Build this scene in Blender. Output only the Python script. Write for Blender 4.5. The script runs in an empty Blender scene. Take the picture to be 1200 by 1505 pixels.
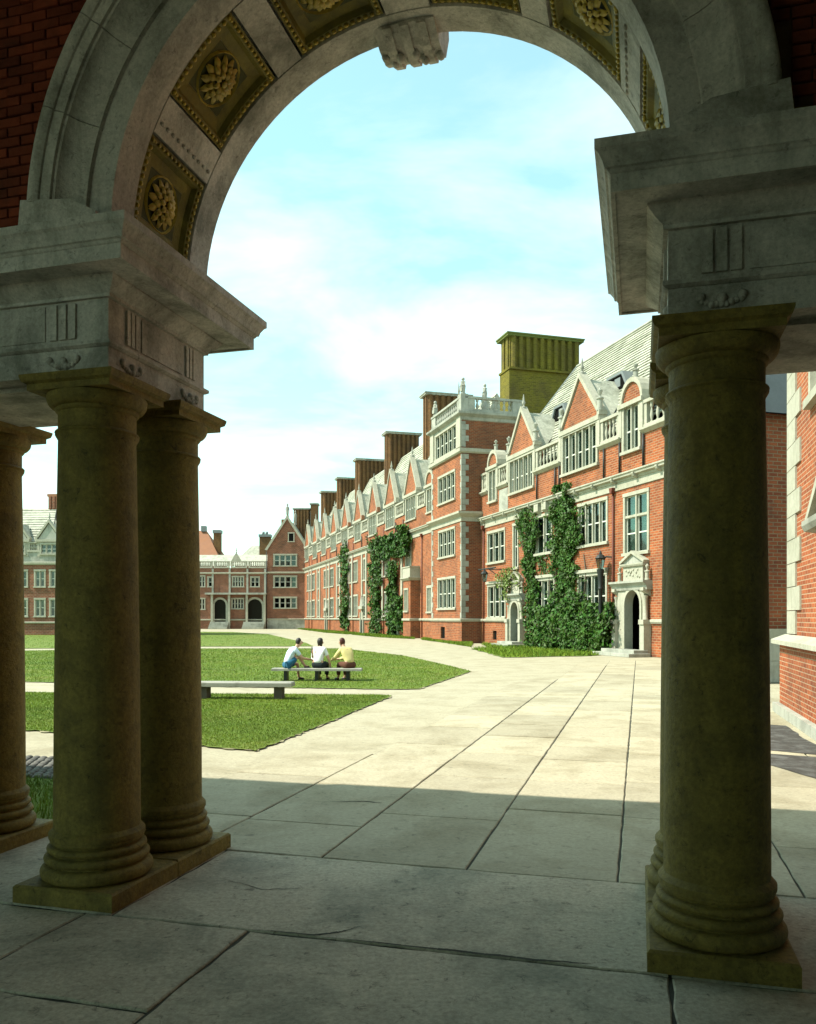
import bpy, math, random
import numpy as np
from mathutils import Vector, Matrix
R = math.radians
random.seed(7)
rng = np.random.default_rng(7)
SC = bpy.context.scene
COL = SC.collection

# ------------------------------------------------------------------ camera
EYE = 1.87
cam = bpy.data.cameras.new('camera')
camo = bpy.data.objects.new('camera', cam)
COL.objects.link(camo)
camo.location = (0, 0, EYE)
camo.rotation_euler = (R(90), 0, 0)
cam.sensor_fit = 'HORIZONTAL'
cam.sensor_width = 36
cam.lens = 36 * 1225 / 1200
cam.shift_y = 155.5 / 1200
cam.clip_start = .05
cam.clip_end = 3000
SC.camera = camo
# ------------------------------------------------------------------ light
SUN_ELEV = 50.0
SUN_DIR = Vector((-1, -.15, 0)).normalized()          # horizontal direction towards the sun
se = R(SUN_ELEV)
tosun = Vector((SUN_DIR.x * math.cos(se), SUN_DIR.y * math.cos(se), math.sin(se)))
sl = bpy.data.lights.new('sun', 'SUN')
sl.energy = 4.6
sl.angle = R(.53)
sl.color = (1, .945, .84)
so = bpy.data.objects.new('sun', sl)
COL.objects.link(so)
so.location = tosun * 60
so.rotation_euler = (-tosun).to_track_quat('-Z', 'Y').to_euler()
W = bpy.data.worlds.new('World')
SC.world = W
W.use_nodes = True
SC.view_settings.view_transform = 'Standard'
SC.view_settings.look = 'None'
SC.view_settings.exposure = .84
SC.view_settings.gamma = 1


class NT:
    """small node helper"""
    def __init__(s, tree):
        s.t = tree
        tree.nodes.clear()

    def n(s, typ, **kw):
        nd = s.t.nodes.new(typ)
        for k, v in kw.items():
            if k.startswith('_'):
                setattr(nd, k[1:], v)
        for k, v in kw.items():
            if k.startswith('i'):
                key = k[1:]
                sock = nd.inputs[int(key)] if key.isdigit() else nd.inputs[key.replace('_', ' ')]
                s.put(sock, v)
        return nd

    def put(s, sock, v):
        if isinstance(v, bpy.types.NodeSocket):
            s.t.links.new(v, sock)
        elif isinstance(v, bpy.types.Node):
            s.t.links.new(v.outputs[0], sock)
        else:
            sock.default_value = v

    def math(s, op, a, b=0., c=None):
        nd = s.n('ShaderNodeMath', _operation=op, i0=a, i1=b)
        if c is not None:
            s.put(nd.inputs[2], c)
        return nd.outputs[0]

    def noise(s, vec, scale, detail=4, rough=.55, dist=0.):
        nd = s.n('ShaderNodeTexNoise', iScale=scale, iDetail=detail, iRoughness=rough, iDistortion=dist)
        if vec is not None:
            s.put(nd.inputs['Vector'], vec)
        return nd.outputs['Fac']

    def ramp(s, fac, a, b, ca=(0, 0, 0, 1), cb=(1, 1, 1, 1)):
        nd = s.n('ShaderNodeValToRGB', iFac=fac)
        e = nd.color_ramp.elements
        e[0].position, e[1].position = a, b
        e[0].color, e[1].color = ca, cb
        return nd.outputs['Color']

    def mix(s, fac, a, b, typ='MIX'):
        nd = s.n('ShaderNodeMixRGB', _blend_type=typ)
        s.put(nd.inputs[0], fac)
        s.put(nd.inputs[1], a)
        s.put(nd.inputs[2], b)
        return nd.outputs[0]


def world_nodes():
    t = NT(W.node_tree)
    sky = t.n('ShaderNodeTexSky', _sky_type='NISHITA', _sun_disc=False, _sun_elevation=se,
              _sun_rotation=math.atan2(tosun.x, tosun.y), _air_density=1.0, _dust_density=1.0, _ozone_density=1.0)
    tc = t.n('ShaderNodeTexCoord')
    sep = t.n('ShaderNodeSeparateXYZ', i0=tc.outputs['Generated'])
    zz = t.math('ADD', t.math('MAXIMUM', sep.outputs[2], 0.), .16)
    cx = t.math('DIVIDE', sep.outputs[0], zz)
    cy = t.math('DIVIDE', sep.outputs[1], zz)
    v = t.n('ShaderNodeCombineXYZ', i0=t.math('MULTIPLY', cx, .8), i1=cy, i2=.3)
    n1 = t.noise(v.outputs[0], 2.4, 7, .55, .3)
    n2 = t.noise(v.outputs[0], .75, 3, .5)
    f = t.math('ADD', t.math('MULTIPLY', n1, .65), t.math('MULTIPLY', n2, .35))
    # thin cloud closes up towards the horizon, as any cloud layer does seen edge on
    low = t.math('MULTIPLY', t.math('SUBTRACT', 1., t.math('MINIMUM', t.math('MULTIPLY', sep.outputs[2], 1.6), 1.)), .075)
    cl = t.ramp(t.math('ADD', f, low), .47, .80)
    tint = t.mix(1., sky.outputs[0], (1.18, 1.92, 1.36, 1), 'MULTIPLY')
    cloud = t.mix(cl, t.mix(.12, tint, (9, 9, 9, 1)), (7.2, 7.3, 7.3, 1))
    bg = t.n('ShaderNodeBackground', iColor=cloud, iStrength=.122)
    out = t.n('ShaderNodeOutputWorld')
    t.put(out.inputs['Surface'], bg)


world_nodes()

# ------------------------------------------------------------------ materials
MATS = {}


def mat(name, col, rough=.85, var=.25, nscale=3., bump=.15, bscale=18., dirt_or_shading=None, dscale=.8, damt=.5, rnd=.0,
        metal=0., spec=.3, island=0., bdist=.02, streak=None, fine=0., fscale=55.):
    m = bpy.data.materials.new(name)
    m.use_nodes = True
    t = NT(m.node_tree)
    tc = t.n('ShaderNodeTexCoord')
    geo = t.n('ShaderNodeNewGeometry')
    obj = t.n('ShaderNodeObjectInfo')
    # world position keeps neighbouring pieces from repeating the same stains
    P = geo.outputs['Position']
    c = t.mix(t.noise(P, nscale, 6, .65), tuple(x * (1 - var) for x in col) + (1,), tuple(min(1, x * (1 + var)) for x in col) + (1,))
    if dirt_or_shading:  # stains; on grass and ivy, painted shade and highlights
        d = t.ramp(t.noise(P, dscale, 7, .65, .4), .46, .66)
        c = t.mix(t.math('MULTIPLY', t.n('ShaderNodeRGBToBW', i0=d).outputs[0], damt), c, dirt_or_shading + (1,))
    if streak:
        sp = t.n('ShaderNodeMapping', iVector=P, iScale=(5, 5, .45))
        d = t.ramp(t.noise(sp.outputs[0], 1.2, 5, .6), .5, .72)
        c = t.mix(t.math('MULTIPLY', t.n('ShaderNodeRGBToBW', i0=d).outputs[0], .55), c, streak + (1,))
    if fine:
        g = t.math('MULTIPLY_ADD', t.noise(P, fscale, 3, .75), 2 * fine * 1.8, 1 - fine * 1.8)
        pit = t.ramp(t.noise(P, fscale * .42, 5, .8, .6), .33, .43, (1 - fine * 1.6,) * 3 + (1,), (1, 1, 1, 1))
        c = t.mix(1., t.n('ShaderNodeHueSaturation', iColor=c, iValue=g).outputs[0], pit, 'MULTIPLY')
    if rnd:
        k = t.math('MULTIPLY_ADD', obj.outputs['Random'], 2 * rnd, 1 - rnd)
        hs = t.n('ShaderNodeHueSaturation', iColor=c, iValue=k)
        c = hs.outputs[0]
    if island:
        k = t.math('MULTIPLY_ADD', geo.outputs['Random Per Island'], 2 * island, 1 - island)
        hs = t.n('ShaderNodeHueSaturation', iColor=c, iValue=k, iHue=t.math('MULTIPLY_ADD', geo.outputs['Random Per Island'], .05, .475))
        c = hs.outputs[0]
    b = t.n('ShaderNodeBsdfPrincipled', iBase_Color=c, iRoughness=rough, iMetallic=metal)
    b.inputs['Specular IOR Level'].default_value = spec
    if bump:
        h = t.math('ADD', t.noise(P, bscale, 8, .7), t.math('MULTIPLY', t.noise(P, bscale * .18, 4), .8))
        bp = t.n('ShaderNodeBump', iStrength=bump, iDistance=bdist, iHeight=h)
        t.put(b.inputs['Normal'], bp)
    o = t.n('ShaderNodeOutputMaterial')
    t.put(o.inputs['Surface'], b)
    MATS[name] = m
    return m


def brick_mat(name, c1, c2, mortar, bw=.24, bh=.085, mw=.012, scale=1., grime=(.06, .04, .03), gamt=.55, bump=.6):
    m = bpy.data.materials.new(name)
    m.use_nodes = True
    t = NT(m.node_tree)
    tc = t.n('ShaderNodeTexCoord')
    geo = t.n('ShaderNodeNewGeometry')
    s = t.n('ShaderNodeSeparateXYZ', i0=tc.outputs['Object'])
    v = t.n('ShaderNodeCombineXYZ', i0=t.math('ADD', s.outputs[0], s.outputs[1]), i1=s.outputs[2])
    bt = t.n('ShaderNodeTexBrick', iVector=v.outputs[0], iColor1=c1 + (1,), iColor2=c2 + (1,), iMortar=mortar + (1,),
             iScale=1., iMortar_Size=mw, iMortar_Smooth=.3, iBias=-.1, iBrick_Width=bw, iRow_Height=bh)
    P = geo.outputs['Position']
    c = t.mix(t.math('MULTIPLY', t.n('ShaderNodeRGBToBW', i0=t.ramp(t.noise(P, .5, 7, .7, .3), .45, .7)).outputs[0], gamt),
              bt.outputs['Color'], grime + (1,))
    c = t.mix(t.n('ShaderNodeRGBToBW', i0=t.ramp(t.noise(P, .9, 7, .7, .5), .35, .7)).outputs[0], c,
              t.mix(1., c, (1.22, 1.18, 1.10, 1), 'MULTIPLY'))
    nz = t.noise(P, 9., 4, .7)
    c = t.mix(t.math('MULTIPLY', nz, .35), c, t.mix(1., c, (.55, .5, .5, 1), 'MULTIPLY'))
    b = t.n('ShaderNodeBsdfPrincipled', iBase_Color=c, iRoughness=.9)
    b.inputs['Specular IOR Level'].default_value = .2
    h = t.math('ADD', t.math('MULTIPLY', bt.outputs['Fac'], -1.), t.math('MULTIPLY', t.noise(P, 30., 5), .5))
    bp = t.n('ShaderNodeBump', iStrength=bump, iDistance=.015, iHeight=h)
    t.put(b.inputs['Normal'], bp)
    o = t.n('ShaderNodeOutputMaterial')
    t.put(o.inputs['Surface'], b)
    MATS[name] = m
    return m


def glass_mat(name):
    m = bpy.data.materials.new(name)
    m.use_nodes = True
    t = NT(m.node_tree)
    obj = t.n('ShaderNodeObjectInfo')
    g = t.n('ShaderNodeBsdfGlossy', iColor=(.8, .9, .88, 1), iRoughness=.03)
    tr = t.n('ShaderNodeBsdfTransparent', iColor=(.50, .58, .55, 1))
    geo = t.n('ShaderNodeNewGeometry')
    bp = t.n('ShaderNodeBump', iStrength=.06, iDistance=.02, iHeight=t.noise(geo.outputs['Position'], 1.1, 1))
    t.put(g.inputs['Normal'], bp)
    lw = t.n('ShaderNodeLayerWeight', iBlend=.32)
    f = t.math('ADD', t.math('MULTIPLY', lw.outputs['Fresnel'], .5), .04)
    mx = t.n('ShaderNodeMixShader', i0=f, i1=tr.outputs[0], i2=g.outputs[0])
    o = t.n('ShaderNodeOutputMaterial')
    t.put(o.inputs['Surface'], mx)
    MATS[name] = m


mat('arch_stone', (.51, .475, .42), .9, .28, 2.5, .5, 22, (.12, .125, .10), 1.9, .75, rnd=.07, streak=(.17, .17, .13), fine=.28, fscale=42)
mat('column_stone', (.205, .146, .030), .7, .25, 7, .8, 22, (.075, .058, .012), 5.5, .55, streak=(.075, .058, .012), fine=.36, fscale=40)
mat('slab', (.36, .32, .222), .92, .16, 2.2, .4, 30, (.23, .195, .12), 1.1, .75, rnd=.12, bdist=.012, fine=.22, fscale=24)
mat('slab_in', (.42, .37, .265), .9, .25, 2.2, .6, 26, (.17, .175, .125), 1.3, .7, rnd=.08, bdist=.016, fine=.34, fscale=30)
mat('joint', (.055, .055, .04), 1, .3, 8, .3, 30)
mat('path', (.355, .317, .22), .92, .16, 2.2, .4, 30, (.25, .215, .135), 1.1, .7, bdist=.012, fine=.22, fscale=24)
mat('earth', (.20, .19, .12), 1, .35, 4, .5, 20, (.10, .13, .05), .7, .6)
mat('worn', (.29, .255, .15), 1, .3, 6, .5, 30, (.19, .19, .08), 3., .6)
mat('lawn', (.10, .15, .020), 1, .35, 2.5, .5, 30, (.16, .17, .035), .5, .8)
mat('grass', (.145, .205, .020), .8, .3, .9, 0, dirt_or_shading=(.070, .125, .014), dscale=.38, damt=.85, island=.16, spec=.12)  # darker green patches paint soft shadows onto the grass
mat('cobble', (.12, .115, .10), .8, .3, 5, .4, 30, rnd=.25)
mat('asphalt', (.052, .048, .042), .95, .5, 9, .6, 40, (.15, .15, .14), 4, .6)
mat('trim', (.37, .35, .275), .85, .16, 1.8, .3, 14, (.27, .26, .19), 1.1, .65, streak=(.27, .26, .19), fine=.16, fscale=9)
mat('trim_grey', (.34, .335, .28), .85, .2, 1.8, .3, 14, (.15, .15, .12), .8, .7, streak=(.16, .16, .13))
mat('paint', (.52, .52, .45), .6, .08, 2, .05, 10)
mat('slate', (.37, .365, .29), .7, .22, 3., .4, 9, (.20, .205, .15), 1.2, .7, fine=.25, fscale=6)
mat('slate_dark', (.07, .08, .08), .6, .3, 2, .4, 8)
mat('lead', (.16, .175, .17), .55, .2, 2, .1, 6)
mat('terracotta', (.27, .12, .065), .8, .2, 2, .3, 9, (.30, .12, .05), .8, .5)
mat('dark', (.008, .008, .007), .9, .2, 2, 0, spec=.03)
mat('room', (.03, .027, .023), .95, .2, 2, 0)
mat('iron', (.018, .02, .018), .5, .3, 6, .1, 20)
mat('pipe', (.13, .035, .02), .6, .3, 3, .1, 20)
mat('curtain', (.55, .54, .47), .9, .1, 3, .1, 10, rnd=.25)
mat('door_wood', (.014, .013, .009), .8, .3, 4, .2, 12, spec=.05)
mat('ivy', (.030, .072, .007), .55, .35, 1.2, 0, dirt_or_shading=(.06, .105, .010), dscale=1.3, damt=.7, island=.5, spec=.22)  # paler green patches paint highlights onto the leaves
mat('ivy_pale', (.11, .145, .025), .5, .25, 2.2, 0, island=.35)
mat('bark', (.10, .075, .05), .95, .3, 8, .5, 30)
mat('bench', (.30, .285, .24), .8, .2, 4, .3, 20, (.15, .14, .11), 2, .6)
mat('bench_leg', (.085, .07, .055), .9, .3, 5, .3, 20)
mat('gilt', (.46, .32, .03), .45, .35, 9, .3, 30, (.07, .07, .012), 3, .6, spec=.5)
mat('coffer_gold', (.17, .135, .014), .6, .45, 8, .5, 24, (.04, .042, .006), 3, .7)
mat('coffer', (.045, .048, .007), .7, .4, 5, .4, 20, (.15, .12, .02), 2.2, .5)
mat('chimney_moss', (.20, .185, .030), .95, .3, 3, .5, 12, (.09, .09, .02), 1.2, .5)
mat('skin', (.50, .30, .20), .6, .06, 5, 0)
mat('hair', (.020, .014, .010), .45, .3, 20, .3, 60)
mat('hair_auburn', (.06, .015, .008), .45, .3, 20, .3, 60)
mat('white_cloth', (.70, .70, .68), .9, .06, 6, .15, 14)
mat('pale_blue_cloth', (.50, .60, .66), .9, .1, 6, .15, 14)
mat('blue_cloth', (.02, .10, .17), .9, .2, 6, .15, 14)
mat('black_cloth', (.012, .018, .018), .9, .2, 6, .15, 14)
mat('yellow_cloth', (.62, .52, .22), .9, .08, 6, .15, 14)
mat('brown_cloth', (.10, .04, .022), .9, .2, 6, .15, 14)
mat('shoe', (.02, .018, .016), .5, .2, 6, 0)
mat('paper', (.75, .74, .68), .9, .05, 3, 0)
mat('moss_green', (.11, .13, .03), .9, .3, 3, .3, 12)
mat('plaster', (.33, .32, .27), .95, .12, 1.5, .1, 12)
brick_mat('brick', (.34, .092, .032), (.185, .045, .018), (.32, .20, .12), .34, .125, .018)
brick_mat('brick_near', (.33, .088, .032), (.20, .048, .019), (.38, .25, .16), .235, .085, .011)
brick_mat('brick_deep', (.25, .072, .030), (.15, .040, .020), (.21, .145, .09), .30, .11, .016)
brick_mat('brick_far', (.25, .085, .048), (.155, .050, .030), (.25, .175, .12), .4, .17, .024)
brick_mat('brick_brown', (.17, .075, .026), (.10, .045, .018), (.15, .105, .05), .30, .13, .018)
brick_mat('brick_moss', (.155, .130, .014), (.090, .078, .010), (.16, .135, .03), .34, .14, .02)
mat('brick_piece', (.17, .033, .013), .95, .35, 6, .6, 30, (.05, .016, .008), 3, .6, rnd=.35)
mat('mortar', (.12, .07, .035), 1, .3, 6, .4, 30)
glass_mat('glass')


# ------------------------------------------------------------------ mesh builder
class MB:
    def __init__(s):
        s.v = []
        s.f = []

    def add(s, vs, fs):
        o = len(s.v)
        s.v += [tuple(p) for p in vs]
        s.f += [tuple(i + o for i in f) for f in fs]
        return s

    def box(s, x0, x1, y0, y1, z0, z1):
        v = [(x, y, z) for z in (z0, z1) for y in (y0, y1) for x in (x0, x1)]
        return s.add(v, [(0, 2, 3, 1), (4, 5, 7, 6), (0, 1, 5, 4), (2, 6, 7, 3), (0, 4, 6, 2), (1, 3, 7, 5)])

    def cbox(s, x0, x1, y0, y1, z0, z1, c=.008):
        """box with chamfered top edges and corners"""
        r = []
        for (i, z) in ((0, z0), (0, z1 - c), (c, z1)):
            r.append([(x0 + i, y0 + i, z), (x1 - i, y0 + i, z), (x1 - i, y1 - i, z), (x0 + i, y1 - i, z)])
        v = sum(r, [])
        f = [(3, 2, 1, 0), (8, 9, 10, 11)]
        for k in (0, 4):
            for i in range(4):
                f.append((k + i, k + (i + 1) % 4, k + 4 + (i + 1) % 4, k + 4 + i))
        return s.add(v, f)

    def prism(s, pts, axis, a, b):
        """polygon extruded along an axis: axis 'y' takes pts (x,z), 'x' takes (y,z), 'z' takes (x,y)"""
        mk = {'y': lambda p, q: (p[0], q, p[1]), 'x': lambda p, q: (q, p[0], p[1]), 'z': lambda p, q: (p[0], p[1], q)}[axis]
        n = len(pts)
        v = [mk(p, a) for p in pts] + [mk(p, b) for p in pts]
        f = [tuple(range(n))[::-1], tuple(range(n, 2 * n))]
        f += [(i, (i + 1) % n, n + (i + 1) % n, n + i) for i in range(n)]
        return s.add(v, f)

    def lathe(s, prof, n=24, c=(0, 0, 0), caps=True):
        v = []
        for r, z in prof:
            for k in range(n):
                a = 2 * math.pi * k / n
                v.append((c[0] + r * math.cos(a), c[1] + r * math.sin(a), c[2] + z))
        f = []
        for i in range(len(prof) - 1):
            for k in range(n):
                f.append((i * n + k, i * n + (k + 1) % n, (i + 1) * n + (k + 1) % n, (i + 1) * n + k))
        if caps:
            f.append(tuple(range(n))[::-1])
            f.append(tuple(range((len(prof) - 1) * n, len(prof) * n)))
        return s.add(v, f)

    def tube(s, pts, rad, n=8):
        pts = [Vector(p) for p in pts]
        rr = rad if isinstance(rad, (list, tuple)) else [rad] * len(pts)
        v = []
        for i, p in enumerate(pts):
            d = (pts[min(i + 1, len(pts) - 1)] - pts[max(i - 1, 0)]).normalized()
            a = d.orthogonal().normalized()
            b = d.cross(a)
            for k in range(n):
                t = 2 * math.pi * k / n
                v.append(p + (a * math.cos(t) + b * math.sin(t)) * rr[i])
        f = []
        for i in range(len(pts) - 1):
            for k in range(n):
                f.append((i * n + k, i * n + (k + 1) % n, (i + 1) * n + (k + 1) % n, (i + 1) * n + k))
        f += [tuple(range(n))[::-1], tuple(range((len(pts) - 1) * n, len(pts) * n))]
        return s.add(v, f)

    def ball(s, c, r, n=8, m=5):
        rx, ry, rz = r if isinstance(r, (tuple, list)) else (r, r, r)
        v = []
        for i in range(1, m):
            a = math.pi * i / m
            for k in range(n):
                b = 2 * math.pi * k / n
                v.append((c[0] + rx * math.sin(a) * math.cos(b), c[1] + ry * math.sin(a) * math.sin(b), c[2] + rz * math.cos(a)))
        t, bt = len(v), len(v) + 1
        v += [(c[0], c[1], c[2] + rz), (c[0], c[1], c[2] - rz)]
        f = []
        for i in range(m - 2):
            for k in range(n):
                f.append((i * n + k, (i + 1) * n + k, (i + 1) * n + (k + 1) % n, i * n + (k + 1) % n))
        for k in range(n):
            f.append((t, k, (k + 1) % n))
            f.append((bt, (m - 2) * n + (k + 1) % n, (m - 2) * n + k))
        return s.add(v, f)

    def rings(s, rect, prof, cap=True):
        """moulding profile (offset, z) carried round a rectangle with mitred corners"""
        x0, x1, y0, y1 = rect
        v, f = [], []
        for o, z in prof:
            v += [(x0 - o, y0 - o, z), (x1 + o, y0 - o, z), (x1 + o, y1 + o, z), (x0 - o, y1 + o, z)]
        for i in range(len(prof) - 1):
            for k in range(4):
                f.append((4 * i + k, 4 * i + (k + 1) % 4, 4 * i + 4 + (k + 1) % 4, 4 * i + 4 + k))
        if cap:
            f.append((3, 2, 1, 0))
            e = 4 * (len(prof) - 1)
            f.append((e, e + 1, e + 2, e + 3))
        return s.add(v, f)

    def wall(s, x0, x1, z0, z1, ops=(), y=0., depth=.24):
        """front face at y (outwards +y) with rectangular openings and their reveals"""
        ops = [o for o in ops if o[1] > x0 and o[0] < x1 and o[3] > z0 and o[2] < z1]
        xs = sorted({x0, x1, *[min(max(q, x0), x1) for o in ops for q in o[:2]]})
        zs = sorted({z0, z1, *[min(max(q, z0), z1) for o in ops for q in o[2:4]]})
        for i in range(len(xs) - 1):
            for j in range(len(zs) - 1):
                cx, cz = (xs[i] + xs[i + 1]) / 2, (zs[j] + zs[j + 1]) / 2
                if any(o[0] < cx < o[1] and o[2] < cz < o[3] for o in ops):
                    continue
                a, b, c, d = xs[i], xs[i + 1], zs[j], zs[j + 1]
                s.add([(a, y, c), (b, y, c), (b, y, d), (a, y, d)], [(3, 2, 1, 0)])
        for a, b, c, d in [o[:4] for o in ops]:
            q = y - depth
            c2, d2 = max(c, z0), min(d, z1)
            s.add([(a, y, c2), (a, y, d2), (a, q, d2), (a, q, c2)], [(0, 1, 2, 3)])
            s.add([(b, y, c2), (b, q, c2), (b, q, d2), (b, y, d2)], [(0, 1, 2, 3)])
            if d <= z1:
                s.add([(a, y, d), (b, y, d), (b, q, d), (a, q, d)], [(0, 1, 2, 3)])
            if c >= z0:
                s.add([(a, y, c), (a, q, c), (b, q, c), (b, y, c)], [(0, 1, 2, 3)])
        return s

    def extr(s, prof, x0, x1):
        return s.prism(prof, 'x', x0, x1)

    def mesh(s, name, m, smooth=False, angle=None):
        me = bpy.data.meshes.new(name)
        me.from_pydata(s.v, [], s.f)
        me.materials.append(MATS[m] if isinstance(m, str) else m)
        if smooth:
            me.polygons.foreach_set('use_smooth', [True] * len(me.polygons))
            if angle:
                me.set_sharp_from_angle(angle=R(angle))
        me.update()
        return me

    def build(s, name, m, parent=None, smooth=False, angle=None, **kw):
        return place(name, s.mesh(name, m, smooth, angle), parent, **kw)


def place(name, me, parent=None, loc=(0, 0, 0), rot=(0, 0, 0), scale=(1, 1, 1), own=False):
    o = bpy.data.objects.new(name, me)
    COL.objects.link(o)
    off = Vector((0, 0, 0))
    if parent is not None:
        o.parent = parent
        if not own and 'off' in OFF.get(parent.name, {}):
            off = OFF[parent.name]['off']
    o.location = Vector(loc) + off
    o.rotation_euler = rot
    o.scale = scale
    return o


OFF = {}


def tag(o, label=None, cat=None, group=None, kind=None):
    if label:
        o['label'] = label
    if cat:
        o['category'] = cat
    if group:
        o['group'] = group
    if kind:
        o['kind'] = kind
    return o


class Frame:
    def __init__(s, origin, rz):
        s.o, s.rz = Vector(origin), rz
        s.m = Matrix.Rotation(rz, 3, 'Z')

    def w(s, x, y, z=0.):
        return s.o + s.m @ Vector((x, y, z))

    def thing(s, name, base, label, cat, group=None):
        """an Empty at the thing's base; its parts are modelled in the frame's own coordinates"""
        o = bpy.data.objects.new(name, None)
        COL.objects.link(o)
        o.location = s.w(*base)
        o.rotation_euler = (0, 0, s.rz)
        OFF[o.name] = {'off': -Vector((base[0], base[1], base[2] if len(base) > 2 else 0.))}
        return tag(o, label, cat, group)


TH = math.atan(340 / 1225)
ARC = Frame((0, 0, 0), -TH)                       # x along the arcade, y out into the court
AL = math.atan(-355 / 1225)
FAC = Frame((11.35, 40.9, 0), math.atan2(math.cos(AL), math.sin(AL)))   # x along the long facade, y towards the lawn

# ================================================================== the ground
def sheet(name, pts, z, m, kind='structure'):
    o = MB().add([(x, y, z) for x, y in pts], [tuple(range(len(pts)))]).build(name, m)
    return tag(o, kind=kind)


sheet('ground', [(-400, -60), (400, -60), (400, 600), (-400, 600)], -.03, 'earth')
sheet('path', [(-70, 9), (-1, 6.3), (14, 2), (26, 12), (24, 60), (2, 160), (-90, 160)], -.012, 'path')

LAWNS = {
    'near': [(-11, 15.2), (-6.1, 13.72), (-3.07, 12.15), (-2.12, 11.69), (-1.35, 15.2), (-.37, 19.92), (-.75, 20.15), (-5.18, 20.45), (-12, 21.0), (-16, 21.4), (-17, 17)],
    'mid': [(-5.74, 22.68), (-.2, 21.7), (.28, 21.85), (2.20, 29.0), (1.6, 32.5), (-.17, 40.9), (-3.99, 50.6), (-12.74, 50.35), (-21.3, 47.4), (-30, 44), (-26, 30), (-11.34, 24.37)],
    'far': [(-13.8, 54.0), (-6.2, 54.6), (-7.6, 62), (-15.97, 95.0), (-23, 109), (-30, 112), (-56, 90), (-40, 52), (-22.68, 50.5)],
}
STRIPS = {
    'a': [(10.55, 43.2), (9.2, 40.9), (4.5, 39.0), (3.75, 50), (4.9, 51), (5.35, 60.9)],
    'b': [(4.0, 53.2), (2.75, 62), (1.1, 71.4), (1.45, 75.0), (2.9, 63.2), (3.7, 60.5), (4.7, 60.5)],
    'c': [(.6, 73.0), (-2.6, 79.2), (-6.3, 92), (-4.6, 96.0), (.6, 78.3)],
    'd': [(-6.9, 94), (-10.3, 104), (-18.6, 139), (-17.2, 139.4), (-5.2, 98.3)],
}


def inside(x, y, poly):
    c = np.zeros(np.shape(x), bool)
    n = len(poly)
    for i in range(n):
        (x0, y0), (x1, y1) = poly[i], poly[(i + 1) % n]
        k = ((y0 > y) != (y1 > y)) & (x < (x1 - x0) * (y - y0) / (y1 - y0 + 1e-12) + x0)
        c ^= k
    return c


def wavy(poly, amp, step):
    out = []
    for i in range(len(poly)):
        a, b = Vector(poly[i] + (0,)), Vector(poly[(i + 1) % len(poly)] + (0,))
        n = max(1, int((b - a).length / step))
        for k in range(n):
            p = a.lerp(b, k / n)
            out.append((p.x + random.uniform(-amp, amp), p.y + random.uniform(-amp, amp) * 1.6))
    return out


def blades(name, poly, n, h, w, zb, label, m='grass'):
    """n grass blades, denser near the eye, as single bent triangles"""
    P = np.array(poly)
    lo, hi = P.min(0), P.max(0)
    pts = np.zeros((0, 2))
    while len(pts) < n:
        q = rng.uniform(lo, hi, (n * 3, 2))
        q = q[inside(q[:, 0], q[:, 1], poly)]
        d = np.maximum(q[:, 1] / max(lo[1], 1), 1)
        keep = rng.random(len(q)) < 1 / d ** 1.6
        # thin the sward along the trodden edge
        de = np.full(len(q), 9.)
        for i in range(len(poly)):
            a, b = np.array(poly[i]), np.array(poly[(i + 1) % len(poly)])
            t = np.clip(((q - a) @ (b - a)) / ((b - a) @ (b - a)), 0, 1)
            de = np.minimum(de, np.linalg.norm(q - (a + t[:, None] * (b - a)), axis=1))
        keep &= rng.random(len(q)) < de / (.003 * q[:, 1])
        vis = np.abs(q[:, 0]) < q[:, 1] * .62
        pts = np.vstack([pts, q[keep & vis]])
    pts = pts[:n]
    sc = np.maximum(pts[:, 1] / 14., .75) ** .8
    ang = rng.uniform(0, 2 * np.pi, n)
    hh = h * rng.uniform(.55, 1.25, n) * np.minimum(sc, 1.7)
    ww = w * rng.uniform(.6, 1.3, n) * sc
    dx, dy = np.cos(ang) * ww, np.sin(ang) * ww
    lx, ly = rng.normal(0, .5, n) * hh, rng.normal(0, .5, n) * hh
    V = np.zeros((n, 3, 3))
    V[:, 0] = np.stack([pts[:, 0] - dx, pts[:, 1] - dy, np.full(n, zb)], 1)
    V[:, 1] = np.stack([pts[:, 0] + dx, pts[:, 1] + dy, np.full(n, zb)], 1)
    V[:, 2] = np.stack([pts[:, 0] + lx, pts[:, 1] + ly, zb + hh], 1)
    tris(name, V.reshape(-1, 3), 3, m, label)


def tris(name, V, k, m, label=None, parent=None, cat=None):
    n = len(V) // k
    me = bpy.data.meshes.new(name)
    me.vertices.add(len(V))
    me.vertices.foreach_set('co', V.astype(np.float32).ravel())
    me.loops.add(n * k)
    me.loops.foreach_set('vertex_index', np.arange(n * k, dtype=np.int32))
    me.polygons.add(n)
    me.polygons.foreach_set('loop_start', np.arange(n, dtype=np.int32) * k)
    me.materials.append(MATS[m])
    me.update(calc_edges=True)
    me.validate()
    o = place(name, me, parent)
    return tag(o, label, cat, kind='stuff')


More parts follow.
